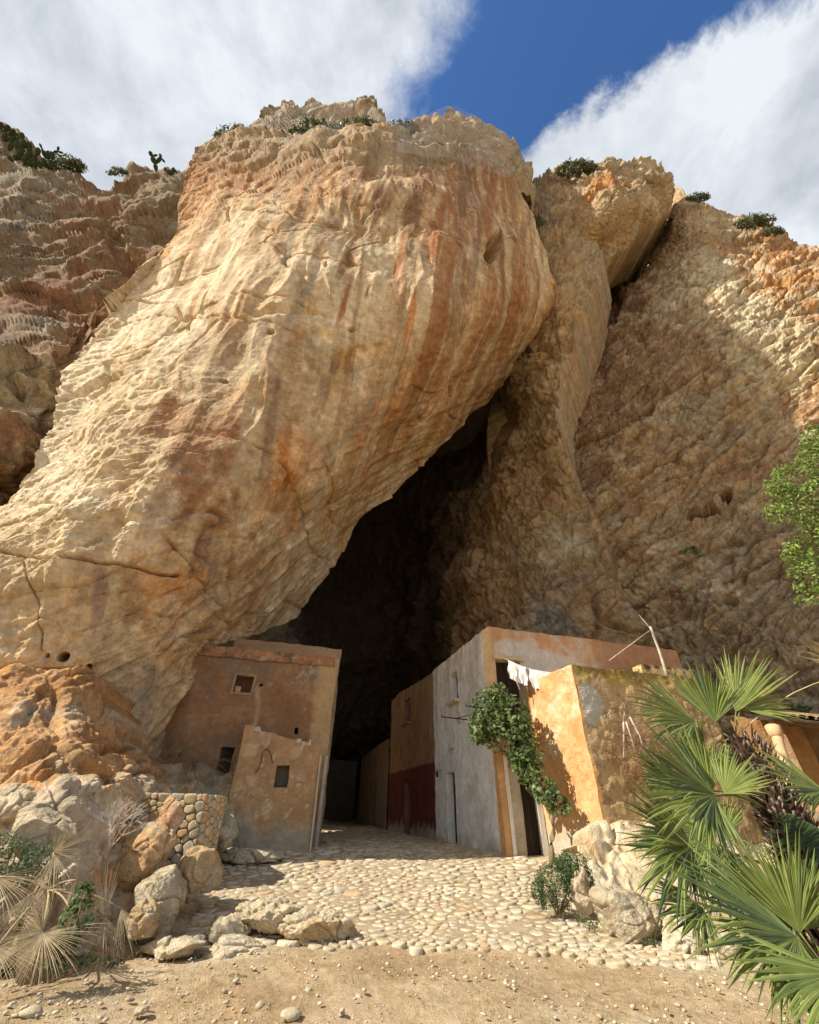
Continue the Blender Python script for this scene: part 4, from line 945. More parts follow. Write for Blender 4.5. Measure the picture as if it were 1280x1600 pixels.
def strip(name, parent, A, B, z0, z1, d0, d1, mat, n=30, jag=.02):
    """long band along a wall with uneven edges"""
    A = np.array(A, float); B = np.array(B, float); d = (B-A)/np.linalg.norm(B-A); nn = np.array([d[1], -d[0]]); V = []
    for i in range(n+1):
        p = A+(B-A)*i/n; j = random.uniform(-jag, jag)
        for (o_, z) in ((d0, z0+j), (d1, z0+j), (d1, z1+j*.8), (d0, z1+j)): V.append(H(p[0]+nn[0]*o_, p[1]+nn[1]*o_, z))
    F_ = [(i*4+k, i*4+(k+1) % 4, i*4+4+(k+1) % 4, i*4+4+k) for i in range(n) for k in range(4)]+[(3, 2, 1, 0), (n*4, n*4+1, n*4+2, n*4+3)]
    return mesh(name, warp(V), F_, mat, parent, False)
strip('coping', le, (-9.5, 2.5), (-4.62, 2.5), 5.70, 6.03, -.1, .06, m_cop)
slab('roof', le, (-9.5, -4.7), (2.7, 4.0), 5.5, 5.6, m_pale)
for (a, b, c, e) in ((-7.80, -7.73, 4.58, 5.24), (-7.20, -7.13, 4.58, 5.24), (-7.73, -7.20, 5.18, 5.25), (-7.73, -7.20, 4.59, 4.66)):
    slab('window_frame', le, (a, b), (2.46, 2.56), c, e, rock_mat('frame_render', base=(.36, .24, .15)))
slab('window_block', le, (-7.70, -7.52), (2.58, 2.74), 4.66, 4.86, rock_mat('clay_block', base=(.52, .32, .18)))
planks('window_board', le, 'v', 2.80, -7.73, -7.20, 4.66, 5.18, rock_mat('brown_board', base=(.14, .075, .05)), 3)
planks('window_board', le, 'v', 2.81, -7.66, -7.27, 2.45, 3.1, m_doorw, 2)
slab('corner_strip', le, (-4.57, -4.47), (2.44, 2.56), .5, 3.0, m_dull)
# house behind it
lr = house('rear_left_house', 'taller brown house standing behind the rust brown one, its parapet just above')
wall('front_wall', lr, (-8.3, 4.03), (-4.24, 4.03), .2, lambda s: 6.84+.0*s, plaster((.42, .30, .18), stain=(.36, .23, .13), seed=96, top=(.40, .24, .14)), [])
wall('side_wall', lr, (-4.24, 4.03), (-4.24, 10), .2, 6.84, plaster((.34, .23, .14), seed=97), step=.15)
slab('roof', lr, (-8.2, -4.4), (4.2, 10), 6.3, 6.4, m_pale)
# shed
sh = house('small_shed', 'small orange plastered shed with a sloping top in front of the rust brown house', 'shed')
def col_shed(s, z, W):
    n = fbm(W/.6, 5, 101, .6); n2 = fbm(W/.18, 4, 102, .65)
    F1, F2, I = worley(W*np.array([2.6, 2.6, 3.3])+.3*perlin(W*2, 9)[..., None], 15)
    c = np.broadcast_to(np.array((.44, .265, .135)), W.shape).copy()
    c = mixv(c, (.40, .22, .10), sstep(n+.4*n2, .0, .35)*.7); c = mixv(c, (.58, .42, .24), sstep(F2-F1, .1, .4)*sstep(I, .55, .8)*.6)
    c = mixv(c, (.62, .52, .38), sstep(n2+.2*n, .26, .4)*.7)
    c = mixv(c, (.36, .31, .23), (1-sstep(z+.4*n+.4*sstep(1.0-s, 0, .5)*-1+.2*n2, 1.05, 1.3))*.85)
    return c
wall('front_wall', sh, (-7.05, 1.4), (-4.80, 1.4), .1, lambda s: 3.55-.19*s+.02*np.sin(s*9), col_shed, [(7.05-5.97, 7.05-5.60, 2.09, 2.61)], reveal=.22, inset_col=(.50, .35, .2), relief=.022, step=.045)
wall('side_wall', sh, (-4.80, 1.4), (-4.80, 2.5), .1, 3.12, plaster((.42, .27, .15), seed=103))
wall('left_wall', sh, (-7.05, 2.5), (-7.05, 1.4), .1, 3.55, plaster((.45, .33, .2), seed=104))
slab('roof', sh, (-7.0, -4.85), (1.5, 2.5), 2.95, 3.05, m_pale)
slab('window_board', sh, (-5.97, -5.60), (1.60, 1.62), 2.09, 2.61, rock_mat('dim_board', base=(.11, .10, .075)))
slab('corner_pipe', sh, (-4.80, -4.76), (1.34, 1.42), .5, 2.9, m_dull)
for k, (u, w_) in enumerate(((-6.8, .22), (-6.72, .10), (-5.55, .16), (-5.2, .1))):
    slab('mortar_lump', sh, (u, u+w_), (1.38, 1.55), 3.47-.19*(u+7.05), 3.58-.19*(u+7.05)+.03*(k % 2), m_dull, taper=.03)

# ------------------------------------------------------------------ rock outcrop and boulders
def col_out(W, P, N, h):
    n = fbm(W/.9, 5, 71, .6); n2 = fbm(W/.25, 4, 72, .65)
    c = mixv(np.broadcast_to(np.array((.62, .50, .34)), W.shape).copy(), (.60, .38, .20), sstep(n+.3*n2-.004*(P[..., 1]-1300), -.05, .3)*.8)
    return mixv(c, (.70, .62, .48), sstep(-n+.5*n2, .05, .4)*.6)
rock_sheet('rock_outcrop', [(905,1330),(928,1296),(960,1288),(1010,1292),(1060,1296),(1150,1300),(1300,1300)], [(890,1425),(960,1462),(1100,1490),(1300,1500)], [(905,1330),(897,1380),(890,1425)], [(1300,1300),(1300,1500)], 130, 170,
    [(905,1330,11.0),(960,1288,11.55),(1060,1296,12.6),(1150,1300,13.4),(1300,1300,14),(940,1360,10.2),(1000,1380,9.9),(1100,1400,9.8),(960,1462,9.3),(1100,1490,8.7),(1300,1500,8.4),(890,1425,10.4),(1300,1400,10)],
    lambda V, P, d: .9*disp_foot(V, P, d), col_out, m_rock_near, [('T', (0, 1.2, -.15)), ('L', (.5, .6, -.1))])
BW = (.60, .49, .345); BO = (.57, .385, .21); BG = (.50, .415, .30)
for a in [
    (246, 1408, 8.5, .50, .46, 3, 'large grey white boulder standing at the left edge of the cobbles', BG, BW),
    (308, 1366, 9.6, .40, .42, 4, 'rounded orange boulder right below the dry stone wall', BO, (.62, .44, .26)),
    (222, 1336, 9.0, .52, .42, 5, 'broad cracked orange boulder behind the dead palm, left of the wall', BO, (.58, .34, .17)),
    (262, 1284, 9.7, .26, .50, 6, 'narrow upright reddish rock leaning on the dry stone wall', (.58, .34, .20), (.66, .48, .34)),
    (218, 1440, 7.9, .24, .22, 7, 'small orange rock at the foot of the large grey white boulder', BO, BG),
    (20, 1262, 8.0, .55, .34, 8, 'pale rock at the left edge of the picture above the green leaves', BW, BO),
    (95, 1238, 8.6, .62, .34, 9, 'long pale rock with an orange side under the rough rock face', BW, (.60, .36, .18)),
    (152, 1262, 8.8, .44, .36, 10, 'pale orange rock behind the dead white shrub', (.60, .46, .30), BO),
    (62, 1300, 7.6, .50, .32, 11, 'white cracked rock just above the upper dead palm fan', BW, BG),
    (190, 1240, 9.6, .42, .32, 12, 'orange brown rock left of the top of the dry stone wall', BO, BW),
    (362, 1456, 8.7, .36, .19, 13, 'rounded pale rock rising from the left side of the cobbles', BW, BG, .30, .25, 1., 0, .9),
    (368, 1486, 8.25, .46, .15, 14, 'low humped pale rock with weeds growing at its foot', BW, BG, .36, .25, 1., 0, .7),
    (425, 1432, 8.9, .58, .20, 15, 'ribbed cream rock sticking out of the cobbles on the left', (.62, .52, .37), BO, .36, .25, 1., 0, 1.3),
    (500, 1446, 8.8, .60, .18, 16, 'ribbed cream rock, right hand one of those in the cobbles', (.62, .51, .36), BO, .42, .25, 1., 0, 1.3),
    (275, 1478, 8.0, .42, .12, 17, 'flat pale rock slab low at the left edge of the cobbles', BW, BG, .34),
    (398, 1336, 12.6, .85, .16, 18, 'low flat rock step in the shade before the small shed', BG, BW, .5),
    (982, 1432, 9.0, .68, .42, 19, 'large grey brown boulder below the orange house', BG, (.56, .42, .28)),
    (1032, 1416, 9.15, .36, .26, 20, 'pale boulder wedged between the grey brown one and the palm', BW, BG),
    (1070, 1452, 8.4, .40, .36, 21, 'white fluted boulder beside the lowest palm fans', (.66, .58, .44), BW, .36, .25, 1., 25, 1.3),
    (908, 1390, 9.6, .20, .30, 22, 'small orange and white rock behind the low green bush', (.64, .50, .36), BO),
    (1122, 1478, 8.2, .30, .16, 23, 'small pale rock on the dirt under the palm fans', BW, BG),
    (352, 1300, 11.9, .36, .34, 24, 'dull rock at the corner between stone wall and shed', BG, BW),
    ]: boulder(*a[:7], base=a[7], tint=a[8], ry=a[9] if len(a) > 9 else None, sink=0, rough=1.15, rot=a[12] if len(a) > 12 else 0, layer=a[13] if len(a) > 13 else .2, sub=6 if a[3] > .4 else 5)

# dry stone wall
m_dry = [rock_mat('dry_stone_%s' % nme, base=b, var=.22, scales=(2.2, 12, 60), bump=.6, bdist=.025) for nme, b in (('cream', (.56, .43, .26)), ('orange', (.52, .33, .165)), ('grey', (.44, .37, .27)))]
def dry_wall(A, B, z0, z1, root, seed, first=[None]):
    r = np.random.default_rng(seed); A = np.array(A, float); B = np.array(B, float); L = np.linalg.norm(B-A); d = (B-A)/L; nn = np.array([d[1], -d[0]])
    S = []; R_ = []
    for _ in range(9000):
        x = r.uniform(0, L); z = r.uniform(z0, z1-.03); R = r.uniform(.045, .095)+(.06 if r.random() < .15 else 0)
        if all(((x-a)*.72)**2+(z-b)**2 > (.86*(R+q))**2 for (a, b), q in zip(S, R_)): S.append((x, z)); R_.append(R)
    C_ = voronoi(S, [q*1.55 for q in R_], .85); du = GU*d[0]+GV*d[1]; dn = GU*nn[0]+GV*nn[1]
    for P, q in zip(C_, R_):
        if len(P) < 3: continue
        P = clip_poly(clip_poly(clip_poly(clip_poly(P, 0, 1, z1), -1, 0, 0.), 1, 0, L), 0, -1, -z0)
        if len(P) < 3: continue
        V, F_, c = pillow(P, .004, r.uniform(.015, .04), r, 11)
        W_ = du*V[:, :1]+np.array([0, 0, 1.])*V[:, 1:2]+dn*V[:, 2:3]
        o = mesh('stone', W_, F_, m_dry[r.choice(3, p=[.5, .3, .2])], root, True)
        o.location = H(A[0]+d[0]*c[0], A[1]+d[1]*c[0], c[1])+dn*.0
dw_ = empty('dry_stone_wall', (0, 0, 0), 'low dry stone retaining wall between the boulders and the small shed', 'stone wall')
DA, DB, DC = (-8.85, -1.0), (-7.30, -1.32), (-6.95, -.85)
dry_wall(DA, DB, .55, 1.86, dw_, 5); dry_wall(DB, DC, .55, 1.84, dw_, 6)
pts = [DA, DB, DC, (-7.4, .3), (-9.2, .1)]; n = len(pts)
V = [H(u+.02, v+.03, z) for z in (.2, 1.83) for (u, v) in pts]
mesh('wall_core', V, [tuple(range(n-1, -1, -1)), tuple(range(n, 2*n))]+[(i, (i+1) % n, n+(i+1) % n, n+i) for i in range(n)], m_bed, dw_, False)

# loose stones on the dirt
r_ = np.random.default_rng(77)
for k, (px, py, sz, lab) in enumerate([
    (455, 1590, .14, 'angular white stone at the bottom edge, biggest of the loose stones'), (408, 1572, .10, 'pale loose stone left of the biggest one'), (482, 1548, .08, 'small pale stone behind the biggest loose stone'),
    (462, 1560, .07, 'small stone touching the back of the biggest loose stone'), (45, 1588, .15, 'flat pale stone near the bottom left corner'), (370, 1532, .07, 'loose stone among dry weeds left of the cobble edge'),
    (352, 1548, .06, 'little stone in front of the dry weeds'), (220, 1580, .10, 'flat white stone half buried left of the middle'), (205, 1560, .06, 'small stone behind the half buried flat one'),
    (560, 1556, .055, 'lone dark stone on bare dirt below the cobbles'), (535, 1582, .05, 'lone brown pebble on bare dirt near the bottom edge'), (495, 1525, .045, 'tiny stone on the dirt just below the cobble edge'),
    (138, 1535, .06, 'pale stone near the dead palm fan'), (130, 1520, .05, 'small stone right beside the dead palm fan'), (1060, 1570, .06, 'loose stone on the dirt left of the bottom palm fan'),
    (660, 1370, .20, 'flat orange tinted slab set among the cobbles'), (780, 1415, .20, 'second flat tan slab, lower right in the cobbles')]):
    p = PZ(px, py, .02)
    if k < 15:
        x, y = p[0], p[1]; o = chip('loose_stone', (x, y, base_z(x, y)+sz*.25), sz, k+3, m_stone, None, 2, .42); tag(o, lab, 'stone')
V0, F0 = _ICO[1]; VV = []; FF = []
N_ = 5200; n = 0
GYv = 4.6+r_.random(N_)**1.2*6.5; GXv = r_.uniform(-.85, .8, N_)*GYv; PNv = perlin(np.stack([GXv*.7, GYv*.7, GXv*0], -1), 3); GZv = ground_z(GXv, GYv); PLv = path_lim(GYv, PATH_L); PRv = path_lim(GYv, PATH_R)
for i in range(N_):
    x, y = GXv[i], GYv[i]
    if y > 8.1 and PLv[i] < x < PRv[i] and r_.random() < .93: continue
    if PNv[i] < -.02 and r_.random() < .75: continue
    s_ = .006+.022*r_.random()**4; sc = np.array([s_*r_.uniform(.8, 1.6), s_, s_*.6]); a = r_.uniform(0, 6.28)
    P = V0*sc*(1+r_.uniform(-.2, .2, (len(V0), 1))); P = np.c_[P[:, 0]*math.cos(a)-P[:, 1]*math.sin(a), P[:, 0]*math.sin(a)+P[:, 1]*math.cos(a), P[:, 2]]
    VV.append(P+np.array([x, y, GZv[i]+.03+s_*.3])); FF.append(F0+n); n += len(V0)
o = mesh('gravel', np.concatenate(VV), None, m_stone, None, False, None, np.concatenate(FF)); o['kind'] = 'stuff'

# ------------------------------------------------------------------ plants
def leaf_mat(name, base, var=.35, trans=.35, rough=.5):
    m, nt, b = new_mat(name); nd = nt.nodes; lk = nt.links
    at = nd.new('ShaderNodeAttribute'); at.attribute_name = 'col'
    tc = nd.new('ShaderNodeTexCoord'); n = nd.new('ShaderNodeTexNoise'); n.inputs['Scale'].default_value = 14; n.inputs['Detail'].default_value = 5; lk.new(tc.outputs['Object'], n.inputs[0])
    mr = nd.new('ShaderNodeMapRange'); mr.inputs[1].default_value = .3; mr.inputs[2].default_value = .7; mr.inputs[3].default_value = 1-var; mr.inputs[4].default_value = 1+var; lk.new(n.outputs[0], mr.inputs[0])
    mu = nd.new('ShaderNodeMix'); mu.data_type = 'RGBA'; mu.blend_type = 'MULTIPLY'; mu.inputs[0].default_value = 1
    cc = nd.new('ShaderNodeCombineColor'); [lk.new(mr.outputs[0], cc.inputs[i]) for i in range(3)]
    lk.new(at.outputs['Color'], mu.inputs[6]); lk.new(cc.outputs[0], mu.inputs[7]); lk.new(mu.outputs[2], b.inputs['Base Color']); b.inputs['Roughness'].default_value = rough
    b.inputs['Specular IOR Level'].default_value = .35
    out = nd['Material Output']; tr = nd.new('ShaderNodeBsdfTranslucent'); lk.new(mu.outputs[2], tr.inputs[0]); mx = nd.new('ShaderNodeMixShader'); mx.inputs[0].default_value = trans
    lk.new(b.outputs[0], mx.inputs[1]); lk.new(tr.outputs[0], mx.inputs[2]); lk.new(mx.outputs[0], out.inputs[0])
    return m
m_leaf = leaf_mat('leaf', None); m_palm = leaf_mat('palm_leaf', None, .15, .22, .42); m_straw = leaf_mat('dead_leaf', None, .25, .15, .8)
m_bark = rock_mat('bark', base=(.26, .19, .13), var=.35, scales=(4, 18, 60), bump=.8, bdist=.02, stretch=(1, 1, .4))
def leaves(name, blobs, count, size, cols, parent=None, seed=1, narrow=.6, up=.3, shell=.55, mat=None, curl=.25):
    """blobs: (centre, radii). many leaf-sized faces with gaps, a mesh of 4 triangles per leaf"""
    r = np.random.default_rng(seed); w = np.array([b[1][0]*b[1][1]*b[1][2] for b in blobs])**.66; w = w/w.sum()
    k = r.choice(len(blobs), count, p=w); C_ = np.array([b[0] for b in blobs])[k]; R_ = np.array([b[1] for b in blobs])[k]
    d = unit(r.normal(size=(count, 3))); rad = r.random(count)**(1/3)*(1-shell)+shell*r.random(count)**.25
    P = C_+d*R_*rad[:, None]
    keep = fbm(P/max(R_.mean()*.55, .05)+seed, 2, seed) > -.14; P = P[keep]; d = d[keep]; n = len(P)
    N = unit(d+np.array([0, 0, up])+.7*r.normal(size=(n, 3))); T = unit(np.cross(N, r.normal(size=(n, 3)))); B = np.cross(N, T)
    s = size*r.uniform(.6, 1.3, n)[:, None]; wd = s*narrow
    pts = np.stack([P-T*s*.5, P+B*wd*.42-N*s*curl*.3, P+T*s*.55-N*s*curl, P-B*wd*.42-N*s*curl*.3, P+T*s*.02+N*s*.05], 1).reshape(-1, 3)
    a = np.arange(n)[:, None]*5; F_ = np.concatenate([a+np.array([[0, 1, 4]]), a+np.array([[1, 2, 4]]), a+np.array([[2, 3, 4]]), a+np.array([[3, 0, 4]])])
    cc = np.array(cols)[r.integers(0, len(cols), n)]*r.uniform(.75, 1.25, (n, 1)); cc = np.repeat(cc, 5, 0)
    if parent is not None: pts = pts-np.array(parent.location)
    return mesh(name, pts, None, mat or m_leaf, parent, False, cc, F_)
def fan(name, parent, hub, tip, spread, n, mat, cols, seed, droop=.10, cup=.12, face=None, joined=.42, tipcol=None, wmul=1., ragged=.08, pet=None, petr=.005, scale=1.):
    r = np.random.default_rng(seed); hub = np.array(hub, float); tip = np.array(tip, float)
    ax = tip-hub; L = np.linalg.norm(ax); ax = ax/L; L *= scale
    f = np.array(face, float) if face is not None else unit(EYE-hub)+np.array([0, 0, .55])
    nz = unit(f-ax*(f@ax)); ay = np.cross(nz, ax)
    S = np.array([0, .18, joined, .62, .82, 1.0]); Wd = []
    sp = math.radians(spread); dphi = sp/n; V = []; Fc = []; C = []
    for i in range(n):
        ph = -sp/2+sp*(i+.5)/n+r.normal(0, .012); Li = L*(1-.22*abs(ph/sp*2)**2.5)*(1+r.normal(0, ragged)); 
        fold = r.normal(0, .10); dr = droop*(1+r.normal(0, .6)); tw = r.normal(0, .25)
        base = np.array(cols[r.integers(0, len(cols))])*r.uniform(.8, 1.2)
        for k, s in enumerate(S):
            rr = s*Li; w = min(rr*math.tan(dphi/2)*1.02, joined*Li*math.tan(dphi/2)*1.02)
            w = w*(1 if s <= joined else (1-((s-joined)/(1-joined))**1.3))*wmul+.0008
            c = ax*(rr*math.cos(ph))+ay*(rr*math.sin(ph))+nz*(cup*L*(s*s)*(.3+abs(math.sin(ph)))-0)+np.array([0, 0, -1])*(dr*L*max(0, s-.45)**2*3)+nz*(fold*L*max(0, s-.4)*.5)
            side = -ax*math.sin(ph)+ay*math.cos(ph)
            side = side+nz*tw*s; hgt = w*.75
            V += [hub+c-side*w-nz*hgt*.5, hub+c+nz*hgt*.5, hub+c+side*w-nz*hgt*.5]
            cc = base if tipcol is None or s < .8 else base*(.4)+np.array(tipcol)*.6; C += [cc]*3
        o_ = i*len(S)*3
        for k in range(len(S)-1):
            a = o_+k*3; Fc += [(a, a+1, a+4, a+3), (a+1, a+2, a+5, a+4)]
    p0 = np.array(parent.location) if parent is not None else 0
    fr = mesh(name, np.array(V)-p0, Fc, mat, parent, False, np.array(C))
    if pet is not None:
        pet = np.array(pet, float); q = np.array([hub*(1-t)+pet*t+np.array([0, 0, 1])*.12*math.sin(t*math.pi)*np.linalg.norm(hub-pet)*.5 for t in np.linspace(0, 1, 7)])
        tb = tube('petiole', q-p0, [petr]*7, mat, None, 5); tb.parent = fr
        ca = tb.data.color_attributes.new('col', 'FLOAT_COLOR', 'POINT'); ca.data.foreach_set('color', np.tile(np.r_[np.array(cols[0])*1.2, 1], len(tb.data.vertices)).astype(np.float32))
    return fr
PG = [(.17, .215, .05), (.21, .26, .065), (.13, .17, .05), (.26, .30, .09)]; PYL = [(.22, .27, .07), (.27, .29, .09), (.17, .22, .055)]; PD = [(.04, .075, .028), (.055, .09, .03)]
BL = [(.10, .15, .06), (.12, .17, .075)]
def leaf_bases(parent, path, R, n, seed):
    r = np.random.default_rng(seed); P = spline(path, 60); V = []; F_ = []; C = []; p0 = np.array(parent.location)
    for i in range(n):
        t = r.random(); k = int(t*58); c = P[k]; ax = unit(P[k+1]-P[k]); d = r.normal(size=3); d = unit(d-ax*(d@ax)); s = np.cross(ax, d)
        L = r.uniform(.05, .11); w = r.uniform(.010, .018); b = c+d*R*.8; e = b+(d*.8+ax*.7+r.normal(0, .2, 3))*L; m = (b+e)/2
        a = len(V); V += [b-s*w, b+s*w, b+d*w, m-s*w*.8, m+s*w*.8, m+d*w, e-s*w*.5, e+s*w*.5, e+d*w*.4]
        F_ += [(a, a+2, a+5, a+3), (a+2, a+1, a+4, a+5), (a+3, a+5, a+8, a+6), (a+5, a+4, a+7, a+8), (a+6, a+8, a+7)]
        dk = np.array((.075, .04, .025))*r.uniform(.5, 1.6); tipc = np.array((.58, .52, .42)) if r.random() < .5 else dk*2; C += [dk]*6+[tipc]*3
    o = mesh('leaf_bases', np.array(V)-p0, F_, m_straw, parent, False, np.array(C)); o['kind'] = 'stuff'; return o
Q = PY
def q3(t): return PY(t[0], t[1], t[2])
palm = empty('fan_palm', q3((1290, 1500, 4.4)), 'tall green fan palm at right with a dark shaggy trunk', 'palm tree')
tr_path = [q3(a) for a in ((1330, 1600, 4.3), (1300, 1470, 4.35), (1262, 1350, 4.4), (1222, 1260, 4.5), (1180, 1195, 4.6), (1150, 1160, 4.7))]
tube('trunk', tr_path, [.19, .19, .18, .16, .12, .06], rock_mat('palm_trunk', base=(.05, .032, .02), var=.4, scales=(6, 25), bump=1, bdist=.03), palm, 12, True, 26)
leaf_bases(palm, tr_path, .20, 1500, 4)
crown = q3((1150, 1150, 4.7)); mid = q3((1205, 1270, 4.5)); low = q3((1275, 1390, 4.4))
for i, (h, t, sp, n, cl, pt, dr) in enumerate([
    ((1086, 1126, 4.55), (986, 1100, 4.35), 105, 34, PG, crown, .10), ((1118, 1128, 4.6), (1098, 1036, 4.45), 85, 30, PG+BL, crown, .02), ((1150, 1112, 4.7), (1178, 1020, 4.6), 62, 24, PYL, crown, .03),
    ((1158, 1106, 4.7), (1228, 1092, 4.6), 80, 26, PYL, crown, .06), ((1118, 1242, 4.1), (1004, 1188, 3.9), 120, 40, PG+BL, mid, .10), ((1116, 1244, 4.1), (1046, 1306, 4.0), 95, 30, PG, mid, .12),
    ((1112, 1236, 4.2), (1078, 1140, 4.15), 80, 28, PG, mid, .02), ((1132, 1240, 4.0), (1172, 1184, 3.95), 85, 24, PYL, mid, .05), ((1082, 1322, 4.3), (980, 1262, 4.1), 105, 36, PG+BL, low, .10),
    ((1080, 1326, 4.3), (1010, 1390, 4.2), 110, 34, PG+PD, low, .14), ((1150, 1335, 4.7), (1075, 1385, 4.6), 130, 34, PD, low, .15), ((1135, 1300, 4.8), (1128, 1240, 4.8), 90, 22, PG, low, .05),
    ((1290, 1236, 3.9), (1208, 1222, 3.8), 120, 34, PD+PG, mid, .10), ((1160, 1160, 4.9), (1185, 1235, 4.9), 70, 20, PD, crown, .2), ((1290, 1300, 4.1), (1250, 1350, 4.1), 150, 26, PD, low, .12),
    ((1215, 1400, 4.4), (1130, 1400, 4.4), 130, 34, PD, low, .14), ((1060, 1230, 4.9), (985, 1180, 4.8), 100, 30, PG, mid, .10), ((1105, 1180, 4.9), (1040, 1130, 4.8), 110, 30, PG+PD, crown, .10), ((1110, 1300, 4.6), (1020, 1330, 4.5), 120, 34, PG, low, .12), ((1100, 1420, 4.2), (1035, 1440, 4.1), 110, 30, PG+PD, low, .14)]):
    fan('frond', palm, q3(h), q3(t), sp*1.15, int(n*1.3), m_palm, cl, 100+i, droop=dr, pet=pt, scale=.98, wmul=1.4, joined=.56, ragged=.13)
fan('dry_frond', palm, q3((1340, 1050, 4.6)), q3((1246, 1012, 4.5)), 60, 20, m_straw, [(.55, .46, .22), (.48, .40, .18)], 140, pet=crown)
palm2 = empty('fan_palm', q3((1330, 1620, 3.2)), 'nearer fan palm whose big fans fill the bottom right corner', 'palm tree')
c2 = q3((1320, 1560, 3.3))
tube('trunk', [q3((1380, 1760, 3.2)), q3((1345, 1640, 3.25)), c2], [.11, .11, .07], m_bark, palm2, 10)
leaf_bases(palm2, [q3((1380, 1760, 3.2)), q3((1345, 1640, 3.25)), q3((1325, 1580, 3.28)), c2], .12, 160, 9)
for i, (h, t, sp, n, cl, dr) in enumerate([((1246, 1464, 3.3), (1082, 1432, 3.1), 120, 46, PG+BL, .10), ((1250, 1458, 3.32), (1195, 1300, 3.2), 90, 38, PG+PYL[:1], .02), ((1246, 1468, 3.3), (1150, 1520, 3.15), 90, 30, PG+PD, .14),
    ((1262, 1452, 3.35), (1290, 1350, 3.3), 70, 22, PG, .03), ((1310, 1520, 2.9), (1222, 1590, 2.8), 100, 34, PG+PYL[:1], .12), ((1300, 1500, 3.1), (1255, 1560, 3.0), 60, 18, PG, .12), ((1290, 1530, 3.3), (1200, 1500, 3.3), 80, 24, PD, .14)]):
    fan('frond', palm2, q3(h), q3(t), sp*1.1, int(n*1.3), m_palm, cl, 160+i, droop=dr, pet=c2, scale=.98, wmul=1.4, joined=.56, ragged=.13)
# dead palm, left
dp = empty('dead_palm', q3((70, 1480, 6.6)), 'dead fan palm with straw coloured fans at the left edge', 'palm tree')
ST = [(.40, .31, .17), (.46, .37, .22), (.33, .25, .14), (.52, .44, .28)]
tube('trunk', [q3((60, 1560, 6.9)), q3((60, 1450, 7.0)), q3((75, 1370, 7.1))], [.2, .18, .1], m_bark, dp, 10)
dc = q3((75, 1390, 7.0))
for i, (h, t, sp, n, dr) in enumerate([((84, 1332, 7.0), (126, 1286, 6.9), 120, 30, .02), ((86, 1336, 7.0), (100, 1398, 6.9), 110, 30, .1), ((68, 1456, 6.3), (52, 1542, 6.1), 200, 60, .05), ((68, 1456, 6.3), (-10, 1470, 6.1), 120, 34, .05), ((66, 1456, 6.3), (74, 1392, 6.3), 50, 18, .0),
    ((68, 1458, 6.3), (112, 1500, 6.2), 110, 34, .08), ((164, 1432, 6.8), (164, 1502, 6.7), 75, 26, .06), ((164, 1432, 6.8), (158, 1352, 6.8), 60, 18, .02), ((-6, 1370, 6.8), (34, 1430, 6.7), 120, 30, .1), ((-5, 1480, 6.3), (20, 1545, 6.2), 150, 34, .08),
    ((120, 1375, 6.9), (128, 1440, 6.9), 80, 24, .1), ((45, 1400, 6.7), (30, 1460, 6.6), 120, 28, .1), ((110, 1420, 6.7), (95, 1500, 6.6), 90, 24, .1), ((190, 1420, 7.2), (205, 1480, 7.1), 60, 16, .1)]):
    fan('dead_frond', dp, q3(h), q3(t), sp, n, m_straw, ST, 200+i, droop=dr, cup=.05, joined=.2, wmul=.9, ragged=.16, pet=dc, petr=.01)
def R3(px, Y, rpx, ry=None, rz=None):
    """metres across for rpx pixels at distance Y (rough)"""
    return rpx
def blob(px, py, Y, rp, k=(1, .8, 1)):
    a = PY(px, py, Y); b = PY(px+rp, py, Y); m = np.linalg.norm(b-a); return (a, (m*k[0], m*k[1], m*k[2]))
def plant(name, label, cat, blobs, count, size, cols, seed, group=None, stem=True, **kw):
    base = np.array(blobs[0][0])-np.array([0, 0, blobs[0][1][2]]); root = empty(name, base, label, cat, group)
    leaves('foliage', blobs, count, size, cols, root, seed, **kw)
    if stem:
        for k, (c, rr) in enumerate(blobs[:4]):
            tube('stem', [base-np.array([0, 0, .05]), (base+c)/2+np.array([.02, 0, 0]), c+np.array([0, 0, rr[2]*.6])], [.02*size/.06, .012*size/.06, .004*size/.06], m_bark, root, 5)
    return root
GG = [(.07, .12, .035), (.10, .15, .045), (.055, .09, .03), (.13, .18, .06)]
GYG = [(.14, .19, .085), (.18, .22, .12), (.10, .14, .06)]
plant('ivy_clump', 'grey green leafy creeper over the rocks at the left edge above the dead fans', 'plant', [blob(20, 1345, 7.1, 34), blob(55, 1352, 7.1, 30), blob(85, 1375, 7.1, 20), blob(-10, 1330, 7.1, 30)], 2200, .055, GYG, 1, narrow=.35)
plant('weed', 'dark green weed with rounded leaves right of the lower dead fan', 'plant', [blob(118, 1440, 6.5, 28), blob(130, 1400, 6.7, 20), blob(105, 1475, 6.4, 18)], 420, .065, GG, 2, narrow=.8)
plant('weed', 'low weeds at the foot of the dead palm, by the dirt', 'plant', [blob(90, 1508, 6.4, 16, (1.8, .8, .6)), blob(130, 1500, 6.5, 14, (1.5, .8, .7)), blob(175, 1502, 6.9, 14, (1.8, .8, .5))], 500, .04, GYG, 3)
plant('weed', 'grey green weeds round the low humped pale rock', 'plant', [blob(350, 1498, 8.0, 16, (2.4, .8, .6)), blob(395, 1500, 8.0, 14, (2.4, .8, .5)), blob(310, 1498, 8.0, 12, (1.6, .8, .5))], 900, .032, GYG, 4, stem=False)
plant('weed', 'thin weeds between the two ribbed cream rocks', 'plant', [blob(468, 1442, 8.6, 9, (1.2, .8, 1.0)), blob(455, 1465, 8.5, 9, (1.6, .8, .6))], 260, .03, GYG, 5, stem=False)
